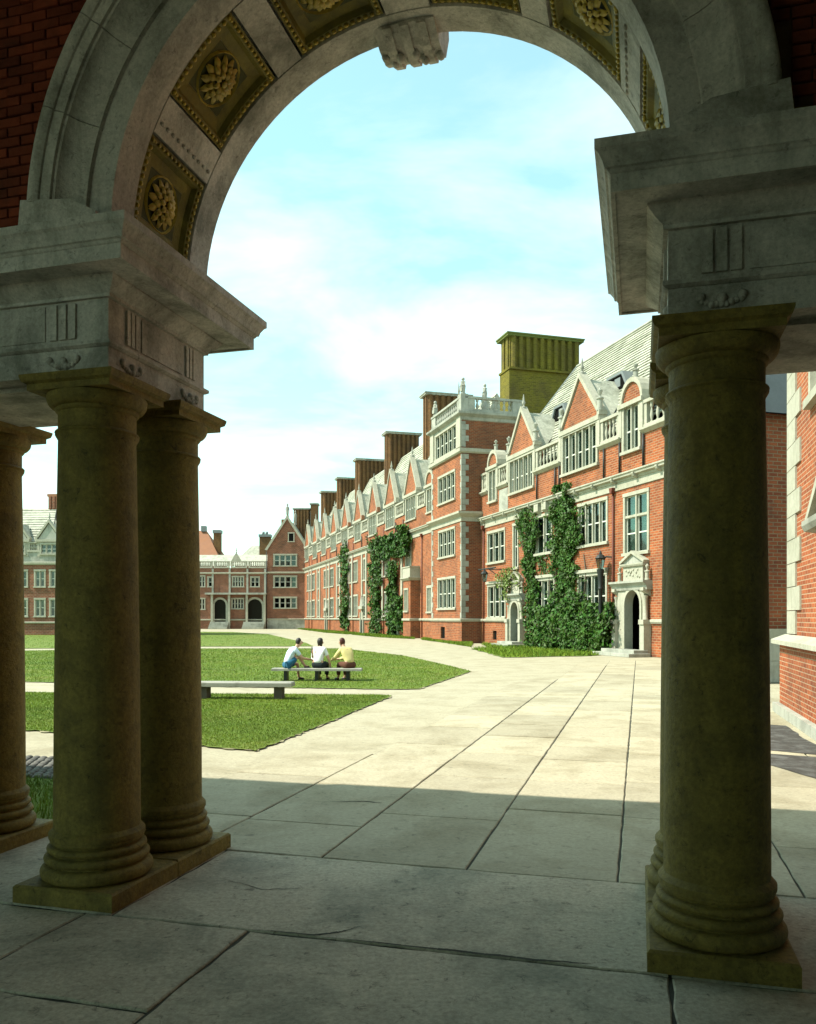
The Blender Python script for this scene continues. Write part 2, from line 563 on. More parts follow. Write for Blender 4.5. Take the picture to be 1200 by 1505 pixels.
GL = {'near': 'short green lawn grass around the empty bench', 'mid': 'green lawn grass under the bench with three people',
      'far': 'bright green lawn grass in front of the distant gabled building'}
for k, poly in LAWNS.items():
    sheet('lawn_edge', wavy(wavy(poly, .0, .8), .06, .12), .006, 'worn')
    sheet('lawn', wavy(wavy(poly, .0, .8), .03, .10), .012, 'lawn')
    n = {'near': 120000, 'mid': 120000, 'far': 25000}[k]
    o = blades('grass', poly, n, .026, .0045, .012, None)
    g = COL.objects['grass' if k == 'near' else 'grass.%03d' % (list(LAWNS).index(k))]
    tag(g, GL[k], 'grass', kind='stuff')
for i, (k, poly) in enumerate(STRIPS.items()):
    sheet('lawn', wavy(poly, .12, .8), .010, 'lawn')
    blades('grass', poly, 7000, .10, .008, .01, None)
    tag(COL.objects['grass.%03d' % (3 + i)], ['tufty grass strip below the big ivy hedge', 'grass strip at the foot of the brick tower',
        'grass strip under the ivy columns of the long wing', 'far grass strip along the end of the long wing'][i], 'grass', kind='stuff')

# paving slabs in the arcade's own axes
PAV = Frame((0, 0, 0), -TH)
pv = MB().box(-14, 3.2, -9, 6.08, -.05, -.011)
pave = pv.build('pavement', 'joint', rot=(0, 0, -TH))
tag(pave, kind='structure')


def slab(u0, u1, v0, v1, m, g=.007, gv=None):
    gv = gv or g
    mb = MB()
    # a slightly irregular outline with worn edges
    per = []
    for (a, b) in (((u0, v0), (u1, v0)), ((u1, v0), (u1, v1)), ((u1, v1), (u0, v1)), ((u0, v1), (u0, v0))):
        n = max(2, int(math.hypot(b[0] - a[0], b[1] - a[1]) / .16))
        for k in range(n):
            t = k / n
            j = (.009 if m == 'slab_in' else .005) if k else 0
            per.append([a[0] + (b[0] - a[0]) * t + random.uniform(-j, j), a[1] + (b[1] - a[1]) * t + random.uniform(-j, j)])
    cu, cv = (u0 + u1) / 2, (v0 + v1) / 2

    def inset(d):
        e = d - g + gv
        return [(p[0] + math.copysign(min(d, abs(cu - p[0])), cu - p[0]) * (1 if abs(p[0] - cu) > (u1 - u0) / 2 - .02 else 0),
                 p[1] + math.copysign(min(e, abs(cv - p[1])), cv - p[1]) * (1 if abs(p[1] - cv) > (v1 - v0) / 2 - .02 else 0)) for p in per]
    tz = [random.uniform(-.0025, .0025) for _ in range(3)]

    def zz(p):
        return tz[0] + tz[1] * (p[0] - cu) / (u1 - u0) + tz[2] * (p[1] - cv) / (v1 - v0)
    n = len(per)
    vs = [(p[0], p[1], -.04) for p in inset(g)] + [(p[0], p[1], -.007 + zz(p)) for p in inset(g)] + [(p[0], p[1], zz(p)) for p in inset(g + .008)]
    fs = [(i, (i + 1) % n, n + (i + 1) % n, n + i) for i in range(n)] + [(n + i, n + (i + 1) % n, 2 * n + (i + 1) % n, 2 * n + i) for i in range(n)]
    fs.append(tuple(range(2 * n, 3 * n)))
    mb.add(vs, fs)
    mb.build('slab', m, pave)


US = [-4.72, -3.52, -2.39, -1.24, -.147, 1.07, 2.2, 3.0]
for i in range(len(US) - 1):
    v = 6.075
    lim = {0: 9.5, 1: 24, 2: 33}.get(i, 36)
    first = True
    strip = []
    while v < lim:
        L = random.choice([1.15, 1.5, 1.75, 2.0]) * (1 if v < 20 else 1.3)
        if first:
            L = [1.1, 1.0, 1.55, 2.05, 2.0, 1.3, 1.6][i]
            first = False
        c = [PAV.w(a, b) for a in (US[i], US[i + 1]) for b in (v, v + L)]
        if not any(all(inside(np.array([p.x]), np.array([p.y]), L_)[0] for p in c) for L_ in LAWNS.values()):
            slab(US[i], US[i + 1], v, v + L, 'slab', .008 if v < 10 else .011, .009 if v < 8 else .016 if v < 11 else .024)
            strip.append((v, v + L))
        v += L
    for a, b in strip:
        tag(MB().box(US[i], US[i + 1], a, b, -.05, -.0115).build('slab_bed', 'joint', pave), kind='stuff')
# inside the arcade: big worn flags
for (u0, u1, v0, v1) in [(-14, -7.2, 4.55, 6.075), (-7.2, -3.2, 4.55, 6.075), (-3.2, .155, 4.55, 6.075), (.155, 3.0, 4.55, 6.075),
                         (-5.4, -3.38, 3.48, 4.55), (-3.38, -2.25, 3.48, 4.55), (-2.25, .155, 2.2, 4.55), (.155, 1.9, 2.5, 4.55), (1.9, 3.1, 2.5, 4.55),
                         (-7.6, -5.4, 3.2, 4.55), (-10, -7.6, 3.2, 4.55), (-14, -10, 3.2, 4.55),
                         (-5.4, -2.25, 2.2, 3.48), (-10, -5.4, 1.2, 3.2), (-5.4, -2.25, .4, 2.2), (-2.25, .155, .2, 2.2), (.155, 3.1, .4, 2.5),
                         (-10, -5.4, -1, 1.2), (-5.4, -2.25, -1.6, .4), (-2.25, .155, -1.8, .2), (.155, 3.1, -1.6, .4),
                         (-10, -5.4, -4, -1), (-5.4, -2.25, -4, -1.6), (-2.25, .155, -4, -1.8), (.155, 3.1, -4, -1.6)]:
    slab(u0, u1, v0, v1, 'slab_in', .009)

# hairline cracks worn through the flags
def crack(pts, w):
    mb = MB()
    n = len(pts)
    fine = []
    for a, b in zip(pts[:-1], pts[1:]):
        for k in range(6):
            t = k / 6
            fine.append((a[0] + (b[0] - a[0]) * t + random.uniform(-.008, .008), a[1] + (b[1] - a[1]) * t + random.uniform(-.008, .008)))
    fine.append(pts[-1])
    m = len(fine)
    for i in range(m - 1):
        w0, w1 = [w * math.sin(math.pi * min(.97, max(.03, q / m))) * random.uniform(.5, 1.3) for q in (i, i + 1)]
        a, b = fine[i], fine[i + 1]
        mb.add([(a[0], a[1] - w0, .0042), (b[0], b[1] - w1, .0042), (b[0], b[1] + w1, .0042), (a[0], a[1] + w0, .0042)], [(0, 1, 2, 3)])
    mb.build('crack', 'joint', pave)


crack([(-2.25, 4.56), (-1.85, 4.57), (-1.72, 4.66), (-1.62, 4.78)], .011)
crack([(-1.75, 4.56), (-1.1, 4.575), (-.55, 4.565), (-.25, 4.60)], .013)
crack([(-3.1, 7.9), (-2.7, 8.05), (-2.5, 8.02)], .012)
crack([(.0, 7.25), (.35, 7.33), (.75, 7.28), (1.05, 7.35)], .012)
crack([(.1, 6.5), (.3, 6.52), (.42, 6.46)], .01)
crack([(-.4, 3.9), (-.2, 3.6), (-.25, 3.2)], .006)
crack([(-2.9, 5.4), (-2.5, 5.25), (-2.2, 5.35)], .005)

# cobbled gutter and shaded grass beside the left bay
gut = MB().prism([(-8.4, 8.2), (-5.62, 8.2), (-5.62, 9.45), (-8.4, 9.45)], 'z', -.06, .004).build('cobbled_gutter', 'joint', rot=(0, 0, -TH))
tag(gut, kind='structure')
cob = [MB().ball((0, 0, 0), (.055, .05, .03), 8, 6).mesh('cobble', 'cobble', True) for _ in range(1)]
for i in range(24):
    for j in range(11):
        place('cobble', cob[0], gut, (-8.3 + i * .115 + (.05 if j % 2 else 0) + random.uniform(-.01, .01), 8.26 + j * .11 + random.uniform(-.01, .01), .008),
              (0, 0, random.uniform(0, 3)), (random.uniform(.9, 1.1), random.uniform(.9, 1.1), 1))
gp = [(p.x, p.y) for p in (PAV.w(-10, 6.35), PAV.w(-5.15, 6.35), PAV.w(-5.15, 8.15), PAV.w(-10, 8.15))]
sheet('lawn', gp, .012, 'lawn')
P_ = np.array(gp)
nb = 9000
uv = rng.random((nb, 2)) * [4.85, 1.8] + [-10, 6.35]
cw, sw = math.cos(-TH), math.sin(-TH)
xy = np.stack([uv[:, 0] * cw - uv[:, 1] * sw, uv[:, 0] * sw + uv[:, 1] * cw], 1)
an = rng.uniform(0, 6.28, nb)
hb = .07 * rng.uniform(.5, 1.3, nb)
V = np.zeros((nb, 3, 3))
V[:, 0] = np.stack([xy[:, 0] - np.cos(an) * .005, xy[:, 1] - np.sin(an) * .005, np.full(nb, .012)], 1)
V[:, 1] = np.stack([xy[:, 0] + np.cos(an) * .005, xy[:, 1] + np.sin(an) * .005, np.full(nb, .012)], 1)
V[:, 2] = np.stack([xy[:, 0] + rng.normal(0, .03, nb), xy[:, 1] + rng.normal(0, .03, nb), .012 + hb], 1)
tris('grass', V.reshape(-1, 3), 3, 'grass', 'shaded grass patch behind the paired columns beside the cobbles', cat='grass')
# dark patches of worn asphalt by the right-hand wing
for q in ([(1.45, 11.75), (2.45, 9.6), (2.47, 12.1), (1.6, 12.4)], [(1.55, 12.75), (2.47, 12.45), (2.47, 15.6), (1.7, 15.9)]):
    pp = [ARC.w(*p) for p in q]
    sheet('asphalt_patch', wavy([(p.x, p.y) for p in pp], .04, .3), .007, 'asphalt')

# ================================================================== the arcade
UC, VF, VB = -1.57, 4.69, 5.92       # arch axis, inner face, outer face
ZS, RA = 4.42, 1.73                  # springing height, intrados radius
H_ARC = 7.72
arc = ARC.thing('stone_arcade', (UC, 5.3), 'shaded grey stone arcade with coffered round arch on paired brown columns', 'arcade')


def bake(mb_list):
    return mb_list


# --- columns
def column_meshes():
    r0, r1 = .283, .253
    sh = [(r0 + .03, .0), (r0 + .03, .03), (r0 + .012, .05)]
    for k in range(13):
        t = k / 12
        sh.append((r0 + (r1 - r0) * (t ** 1.6), .06 + t * 2.62))
    sh += [(r1 + .012, 2.70), (r1 + .02, 2.715)]

    def torus(z, r, h, b):
        return [(r + b * math.sin(math.pi * k / 8) , z + h * (1 - math.cos(math.pi * k / 8)) / 2) for k in range(9)]
    ba = [(.30, 0)] + torus(.0, .325, .095, .042) + [(.312, .097), (.312, .107)] + torus(.107, .31, .058, .034) + [(.298, .166), (.298, .176)] + torus(.176, .295, .048, .03) + [(.286, .225), (.286, .234)] + torus(.234, .284, .04, .022) + [(.284, .285)]
    ca = [(.253, 0), (.253, .02)] + [(.253 + .022 * math.sin(math.pi * k / 6), .02 + .04 * k / 6) for k in range(7)] + [(.254, .07), (.254, .17)] \
        + [(.264, .175), (.272, .185), (.272, .20)] + [(.272 + .055 * math.sin(math.pi / 2 * k / 6), .20 + .075 * (1 - math.cos(math.pi / 2 * k / 6))) for k in range(7)] + [(.327, .285), (.31, .29)]
    return (MB().lathe(sh, 48).mesh('shaft', 'column_stone', True, 40), MB().lathe(ba, 48).mesh('base', 'column_stone', True, 50),
            MB().lathe(ca, 48).mesh('capital', 'column_stone', True, 40),
            MB().rings((-.315, .315, -.315, .315), [(0, .29), (.0, .33), (.025, .345), (.035, .375), (.035, .39)]).mesh('abacus', 'column_stone'))


shaft_me, base_me, cap_me, aba_me = column_meshes()


def column(u, v):
    root = bpy.data.objects.new('column', None)
    COL.objects.link(root)
    root.parent = arc
    root.location = Vector((u, v, .12)) + OFF[arc.name]['off']
    place('base', base_me, root)
    place('shaft', shaft_me, root, (0, 0, .27))
    place('capital', cap_me, root, (0, 0, 2.96))
    place('abacus', aba_me, root, (0, 0, 2.96))
    return root


COLU = [-7.0, -5.25, -3.585, .415, 2.12]
for u in COLU:
    for v in (4.945, 5.785):
        column(u, v)
    MB().cbox(u - .375, u + .375, 4.57, 5.352, 0, .118, .014).build('plinth', 'column_stone', arc)
    MB().cbox(u - .375, u + .375, 5.358, 6.16, 0, .118, .014).build('plinth', 'column_stone', arc)

# --- entablatures of the two side bays
for side, (u0, u1) in {'l': (-14.5, -3.32), 'r': (.15, 3.4)}.items():
    rect = (u0, u1, VF, VB)
    MB().rings(rect, [(0, 3.47), (0, 3.635), (.012, 3.638), (.03, 3.65), (.03, 3.672)]).build('architrave', 'arch_stone', arc)
    MB().rings(rect, [(.0, 3.672), (.0, 3.95)]).build('frieze', 'arch_stone', arc)
    MB().rings(rect, [(0.0261, 3.95), (0.0261, 3.972), (0.0435, 3.985), (0.074, 4.01), (0.1044, 4.045), (0.1087, 4.05), (0.1087, 4.062), (0.2262, 4.066), (0.2653, 4.067), (0.2697, 4.055), (0.2915, 4.055), (0.2915, 4.145), (0.3001, 4.15), (0.3088, 4.165), (0.3219, 4.17), (0.3306, 4.2), (0.3523, 4.235), (0.3697, 4.25), (0.3697, 4.298), (0.3567, 4.302)]).build('cornice', 'arch_stone', arc)
    # triglyphs on the inner face and on the end towards the arch
    e = u1 if side == 'l' else u0
    sg = 1 if side == 'l' else -1

    def tri_u(u):
        for k in (-1, 0, 1):
            MB().box(u + k * .072 - .027, u + k * .072 + .027, VF - .016, VF + .005, 3.70, 3.93).build('triglyph_bar', 'arch_stone', arc)
            MB().box(u + k * .072 - .027, u + k * .072 + .027, VB - .005, VB + .016, 3.70, 3.93).build('triglyph_bar', 'arch_stone', arc)

    def tri_v(v):
        for k in (-1, 0, 1):
            MB().box(min(e - sg * .005, e + sg * .016), max(e - sg * .005, e + sg * .016), v + k * .05 - .017, v + k * .05 + .017, 3.70, 3.93).build('triglyph_bar', 'arch_stone', arc)
    us = [x for x in (-3.66, -4.42, -5.25, -6.0, -7.0) if side == 'l'] or [.42, 1.27, 2.12]
    for u in us:
        tri_u(u)
    for v in (4.945, 5.70):
        tri_v(v)

    def panel(u, w):
        MB().box(u - w, u + w, VF - .008, VF + .004, 3.70, 3.93).build('metope', 'arch_stone', arc)

    for a, b in zip(us[:-1], us[1:]):
        panel((a + b) / 2, abs(a - b) / 2 - .14)
    MB().box(min(e - sg * .004, e + sg * .008), max(e - sg * .004, e + sg * .008), 5.06, 5.585, 3.70, 3.93).build('metope', 'arch_stone', arc)
    # carved masks and swags on the architrave

    def carving(u, v, ax):
        mb = MB()
        for k in range(9):
            t = (k - 4) / 4
            d = t * .10
            z = 3.55 - .022 * (1 - t * t) + random.uniform(-.006, .006)
            c = (u + d, v, z) if ax == 'u' else (u, v + d, z)
            r = .022 * (1 - .35 * abs(t)) * random.uniform(.8, 1.2)
            mb.ball(c, (r, r * .9, r * 1.1), 7, 5)
        for t in (-1, 1):
            d = t * .105
            c = (u + d, v, 3.572) if ax == 'u' else (u, v + d, 3.572)
            mb.ball(c, (.026, .02, .026) if ax == 'u' else (.02, .026, .026), 8, 6)
        mb.ball((u, v, 3.56), (.03, .024, .03), 8, 6)
        mb.build('carved_swag', 'arch_stone', arc, True)
    for u in us:
        carving(u, VF - .004, 'u')
    for v in (4.945, 5.70):
        carving(e + sg * .004, v, 'v')
    # beam soffit over the columns, the plaster lining between
    MB().box(u0 + .02, u1 - .16, VF + .17, VB - .17, 3.44, 3.472).build('soffit_panel', 'arch_stone', arc)


# --- the arch
def ring(mb, prof, a0, a1, n, c=(UC, ZS)):
    """profile (r, v) swept round the arch axis from angle a0 to a1 (degrees, 0 = left springing)"""
    k = len(prof)
    vs, fs = [], []
    for i in range(n + 1):
        a = R(a0 + (a1 - a0) * i / n)
        for r, v in prof:
            vs.append((c[0] - r * math.cos(a), v, c[1] + r * math.sin(a)))
    for i in range(n):
        for j in range(k):
            fs.append((i * k + j, i * k + (j + 1) % k, (i + 1) * k + (j + 1) % k, (i + 1) * k + j))
    fs.append(tuple(range(k)))
    fs.append(tuple(range(n * k, (n + 1) * k))[::-1])
    return mb.add(vs, fs)


AP = [(1.80, 4.80), (1.90, 4.69), (1.905, 4.665), (1.935, 4.662), (1.98, 4.655), (2.04, 4.635), (2.075, 4.605), (2.085, 4.585), (2.10, 4.58), (2.105, 4.562),
      (2.175, 4.558), (2.18, 4.545), (2.195, 4.535), (2.215, 4.528), (2.235, 4.528), (2.25, 4.535), (2.265, 4.545), (2.275, 4.565), (2.28, 4.80)]
NV = 11
for i in range(NV):
    a0 = 3.5 + (173.) * i / NV
    a1 = 3.5 + (173.) * (i + 1) / NV
    ring(MB(), AP, a0 + .07, a1 - .07, 8).build('archivolt_stone', 'arch_stone', arc, True, 35)
ring(MB(), [(1.73, 4.69), (1.73, 4.93), (1.745, 4.945), (1.83, 4.945), (1.83, 4.80), (1.899, 4.692)], 0, 180, 48).build('soffit_border', 'arch_stone', arc, True, 35)
ring(MB(), [(1.73, 5.66), (1.73, 5.92), (1.83, 5.92), (1.83, 5.65), (1.745, 5.65)], 0, 180, 48).build('soffit_border', 'arch_stone', arc, True, 35)
ring(MB(), [(1.832, 4.75), (1.832, 5.90), (1.95, 5.90), (1.95, 4.75)], -3, 183, 48).build('vault_core', 'arch_stone', arc, True, 35)
# impost blocks the archivolt stands on
for sg in (-1, 1):
    for (v0, v1) in ((4.535, 5.93),):
        mb = MB()
        pts = [(UC + sg * 1.735, 4.30), (UC + sg * 2.33, 4.30), (UC + sg * 2.30, 4.58), (UC + sg * 1.93, 4.54), (UC + sg * 1.735, 4.44)]
        mb.prism(pts if sg < 0 else pts[::-1], 'y', v0, 4.70)
        mb.build('impost_block', 'arch_stone', arc)
    MB().box(*sorted((UC + sg * 1.733, UC + sg * 2.3)), 4.70, 5.91, 4.29, 4.425).build('impost_block', 'arch_stone', arc)
CC = [13.5, 44., 73.5, 106.5, 136., 166.5]
HW = 10.6
# ribs between the coffers
edges = [0] + sum([[c - HW - .6, c + HW + .6] for c in CC], []) + [180]
for i in range(0, len(edges), 2):
    a0, a1 = edges[i], edges[i + 1]
    if a1 - a0 > .3:
        ring(MB(), [(1.733, 4.944), (1.733, 5.652), (1.84, 5.652), (1.84, 4.944)], a0, a1, 4).build('soffit_rib', 'arch_stone', arc, True, 35)
        if i in (2, 10):      # bead string cut into the lower rib
            mb = MB()
            for k in range(10):
                a = R((a0 + a1) / 2 - 1.6)
                mb.ball((UC - 1.731 * math.cos(a), 4.99 + k * .069, ZS + 1.731 * math.sin(a)), (.014, .026, .014), 6, 5)
            mb.build('bead_string', 'arch_stone', arc, True)
    if 3 < i < len(edges):
        pass


def coffer_mesh():
    v0, v1 = 4.95, 5.648

    def P(a, v, r):
        a = R(a)
        return (-r * math.cos(a), v, r * math.sin(a))
    fr = MB()
    # stepped frame: 2 sunk mouldings round the panel
    for (d0, d1, r0, r1) in ((0, .05, 1.745, 1.752), (.05, .075, 1.752, 1.785), (.075, .15, 1.785, 1.795)):
        def loop(d, r):
            da = math.degrees(d / 1.74)
            L = []
            A0, A1 = -HW + da, HW - da
            V0, V1 = v0 + d, v1 - d
            for k in range(8):
                L.append(P(A0 + (A1 - A0) * k / 8, V0, r))
            for k in range(8):
                L.append(P(A1, V0 + (V1 - V0) * k / 8, r))
            for k in range(8):
                L.append(P(A1 - (A1 - A0) * k / 8, V1, r))
            for k in range(8):
                L.append(P(A0, V1 - (V1 - V0) * k / 8, r))
            return L
        a, b = loop(d0, r0), loop(d1, r1)
        n = len(a)
        fr.add(a + b, [(i, (i + 1) % n, n + (i + 1) % n, n + i) for i in range(n)])
    egg = MB()
    for k in range(13):
        a = -HW + .9 + (2 * HW - 1.8) * k / 12
        for v in (v0 + .026, v1 - .026):
            egg.ball(P(a, v, 1.742), (.012, .015, .017), 6, 4)
    for k in range(13):
        v = v0 + .05 + (v1 - v0 - .10) * k / 12
        for a in (-HW + .85, HW - .85):
            egg.ball(P(a, v, 1.742), (.012, .017, .013), 6, 4)
    pn = MB()
    N = 6
    for i in range(N):
        a, b = -HW + 5.0 + (2 * HW - 10.0) * i / N, -HW + 5.0 + (2 * HW - 10.0) * (i + 1) / N
        pn.add([P(a, v0 + .14, 1.795), P(b, v0 + .14, 1.795), P(b, v1 - .14, 1.795), P(a, v1 - .14, 1.795)], [(0, 1, 2, 3)])
    ro = MB()
    cv = (v0 + v1) / 2

    def Q(x, y, d):          # flower plane -> soffit
        return (-(1.79 - d), cv + x, y)
    def petal(t, r0, r1, w, d0, d1):
        ca_, sa_ = math.cos(t), math.sin(t)
        rows_ = []
        for k in range(5):
            q = k / 4
            rr_, ww = r0 + (r1 - r0) * q, w * math.sin(math.pi * (.18 + .74 * q))
            dd_ = d0 + (d1 - d0) * q + .012 * math.sin(math.pi * q)
            rows_.append([Q(rr_ * ca_ + e * ww * sa_, rr_ * sa_ - e * ww * ca_, dd_ - (.010 if e else -.004)) for e in (-1, 0, 1)])
        ro.add(sum(rows_, []), [(3 * k + e, 3 * k + e + 1, 3 * k + e + 4, 3 * k + e + 3) for k in range(4) for e in (0, 1)])
    for r0, r1, n, w, ph, d0, d1 in ((.07, .165, 12, .030, 0, .018, .010), (.05, .125, 10, .026, .3, .036, .034), (.025, .085, 8, .022, .1, .052, .056)):
        for k in range(n):
            petal(2 * math.pi * k / n + ph, r0, r1, w, d0, d1)
    for k in range(20):
        a, b = 2 * math.pi * k / 20, 2 * math.pi * (k + 1) / 20
        for (ra, rb, da, db) in ((.172, .186, -.004, .012), (.186, .20, .012, -.004)):
            ro.add([Q(ra * math.cos(a), ra * math.sin(a), da), Q(ra * math.cos(b), ra * math.sin(b), da), Q(rb * math.cos(b), rb * math.sin(b), db), Q(rb * math.cos(a), rb * math.sin(a), db)], [(0, 1, 2, 3)])
    ro.ball(Q(0, 0, .066), (.014, .024, .024), 8, 6)
    return (fr.mesh('coffer_frame', 'coffer_gold', False), egg.mesh('egg_moulding', 'gilt', True), pn.mesh('coffer_panel', 'coffer'), ro.mesh('rosette', 'gilt', True))


cf, ce, cp, cr = coffer_mesh()
for c in CC:
    o = place('coffer', cf, arc, (UC, 0, ZS), (0, R(c), 0))
    place('coffer_panel', cp, o)
    place('egg_moulding', ce, o)
    place('rosette', cr, o, scale=(1, 1, 1))
# carved keystone console on the outer face
mb = MB()
prof = [(5.74, 6.13), (5.90, 6.07), (6.05, 6.06), (6.14, 6.10), (6.18, 6.18), (6.24, 6.3), (6.2, 6.5), (6.28, 6.7), (6.26, 6.9), (5.93, 6.9), (5.93, 6.20), (5.74, 6.20)]
for k in range(7):
    h = .225 - .01 * (k % 2)
    x0 = UC - .06 - .225 + k * .45 / 7
    d = .018 if k % 2 else 0.
    mb.prism([(v + (d if v > 6 else 0), z - d) for v, z in prof], 'x', x0, x0 + .45 / 7 + .001 * (k % 2))
mb.build('keystone', 'arch_stone', arc)
mb = MB()
for k in range(8):
    mb.ball((UC - .26 + k * .058, 5.98 + .06 * (k % 2), 6.07 - .012 * (k % 3)), (.032, .05, .03), 7, 5)
mb.build('acanthus_carving', 'arch_stone', arc, True)


# --- the brick wall above, pierced by the arch
def arch_wall(mb, u0, u1, z0, z1, r, y0, y1, n=40):
    pts = [(UC - r, z0)] + [(UC - r * math.cos(math.pi * k / n), ZS + r * math.sin(math.pi * k / n)) for k in range(n + 1)] + [(UC + r, z0)]
    for y, flip in ((y0, False), (y1, True)):
        for a, b in zip(pts[:-1], pts[1:]):
            if abs(a[0] - b[0]) < 1e-6:
                continue
            q = [(a[0], y, a[1]), (b[0], y, b[1]), (b[0], y, z1), (a[0], y, z1)]
            mb.add(q, [(0, 1, 2, 3) if not flip else (3, 2, 1, 0)])
        for a, b in ((u0, UC - r), (UC + r, u1)):
            q = [(a, y, z0), (b, y, z0), (b, y, z1), (a, y, z1)]
            mb.add(q, [(0, 1, 2, 3) if not flip else (3, 2, 1, 0)])
    mb.add([(u0, y0, z1), (u1, y0, z1), (u1, y1, z1), (u0, y1, z1)], [(0, 1, 2, 3)])
    return mb


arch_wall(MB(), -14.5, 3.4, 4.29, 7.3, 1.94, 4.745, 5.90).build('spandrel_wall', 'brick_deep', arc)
mortar_l = MB()
BW, BH = .205, .068
brick_me = [MB().cbox(-BW / 2 + .005, BW / 2 - .005, -.0, BH - .01, 0, .02, .004).mesh('brick', 'brick_piece') for _ in range(1)]
half_me = MB().cbox(-BW / 4 + .005, BW / 4 - .005, -.0, BH - .01, 0, .02, .004).mesh('brick', 'brick_piece')
for (ua, ub, za, zb) in ((-5.05, -3.3, 4.315, 6.45), (.25, 1.95, 4.315, 6.15)):
    row = 0
    z = za
    while z < zb:
        u = ua + (BW / 2 if row % 2 else 0)
        while u < ub:
            rr = min(math.hypot(u + d - UC, zz - ZS) for d in (-BW / 2, BW / 2) for zz in (z, z + BH))
            if rr > 2.30 and not (abs(u - UC) < 2.33 + BW / 2 and z < 4.61):
                place('brick', brick_me[0], arc, (u, 4.733, z), (R(90), 0, 0), (1, 1, 1 + random.uniform(-.35, .35)))
            elif rr > 2.30 - BW / 2 and z > 4.61:
                uu = u + (-BW / 4 if u < UC else BW / 4)
                rr = min(math.hypot(uu + d - UC, zz - ZS) for d in (-BW / 4, BW / 4) for zz in (z, z + BH))
                if rr > 2.29:
                    place('brick', half_me, arc, (uu, 4.733, z), (R(90), 0, 0), (1, 1, 1))
            u += BW
        z += BH
        row += 1
    # the mortar bed behind the bricks
    mb = MB()
    n = 24
    zs = [za - .01 + (zb + BH - za) * k / n for k in range(n + 1)]
    for a, b in zip(zs[:-1], zs[1:]):
        def lim(zv):
            t = zv - ZS
            return math.sqrt(max(0, 2.27 ** 2 - t * t)) if t > 0 else 2.27
        if ua < UC:
            x0, x1a, x1b = ua - BW / 2, UC - lim(a), UC - lim(b)
            mb.add([(x0, 4.738, a), (x1a, 4.738, a), (x1b, 4.738, b), (x0, 4.738, b)], [(0, 1, 2, 3)])
        else:
            x1, x0a, x0b = ub + BW / 2, UC + lim(a), UC + lim(b)
            mb.add([(x0a, 4.738, a), (x1, 4.738, a), (x1, 4.738, b), (x0b, 4.738, b)], [(0, 1, 2, 3)])
    mb.build('mortar_bed', 'mortar', arc)
# --- the rest of the gate hall round the camera
MB().box(-14.5, 3.4, -4.2, 6.10, 7.0, H_ARC - .12).build('ceiling', 'plaster', arc)
cop = MB()
u = -14.6
while u < 3.5:
    w = random.uniform(.9, 1.5)
    cop.box(u, min(u + w - .01, 3.5), 5.6, 6.16 + random.uniform(-.02, .02), H_ARC - .12, H_ARC + random.choice([0, 0, .03, -.09, -.05, .05]))
    u += w
cop.build('parapet_coping', 'arch_stone', arc)
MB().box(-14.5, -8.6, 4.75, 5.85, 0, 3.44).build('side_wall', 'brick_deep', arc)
MB().box(3.15, 3.4, -4.2, 5.6, 0, 7.0).build('side_wall', 'plaster', arc)
MB().box(-14.5, -14.2, -4.2, 4.7, 0, 7.0).build('side_wall', 'plaster', arc)
for (a, b) in ((-14.2, -13.2), (-9.0, -8.5), (-4.4, 3.15)):  # unseen rear piers, gaps sized to set the light inside the hall
    MB().box(a, b, -4.2, -3.6, 0, 6.5).build('unseen_rear_pier', 'plaster', arc)
MB().box(-14.2, 3.15, -4.2, -3.6, 6.5, 7.0).build('rear_wall', 'plaster', arc)

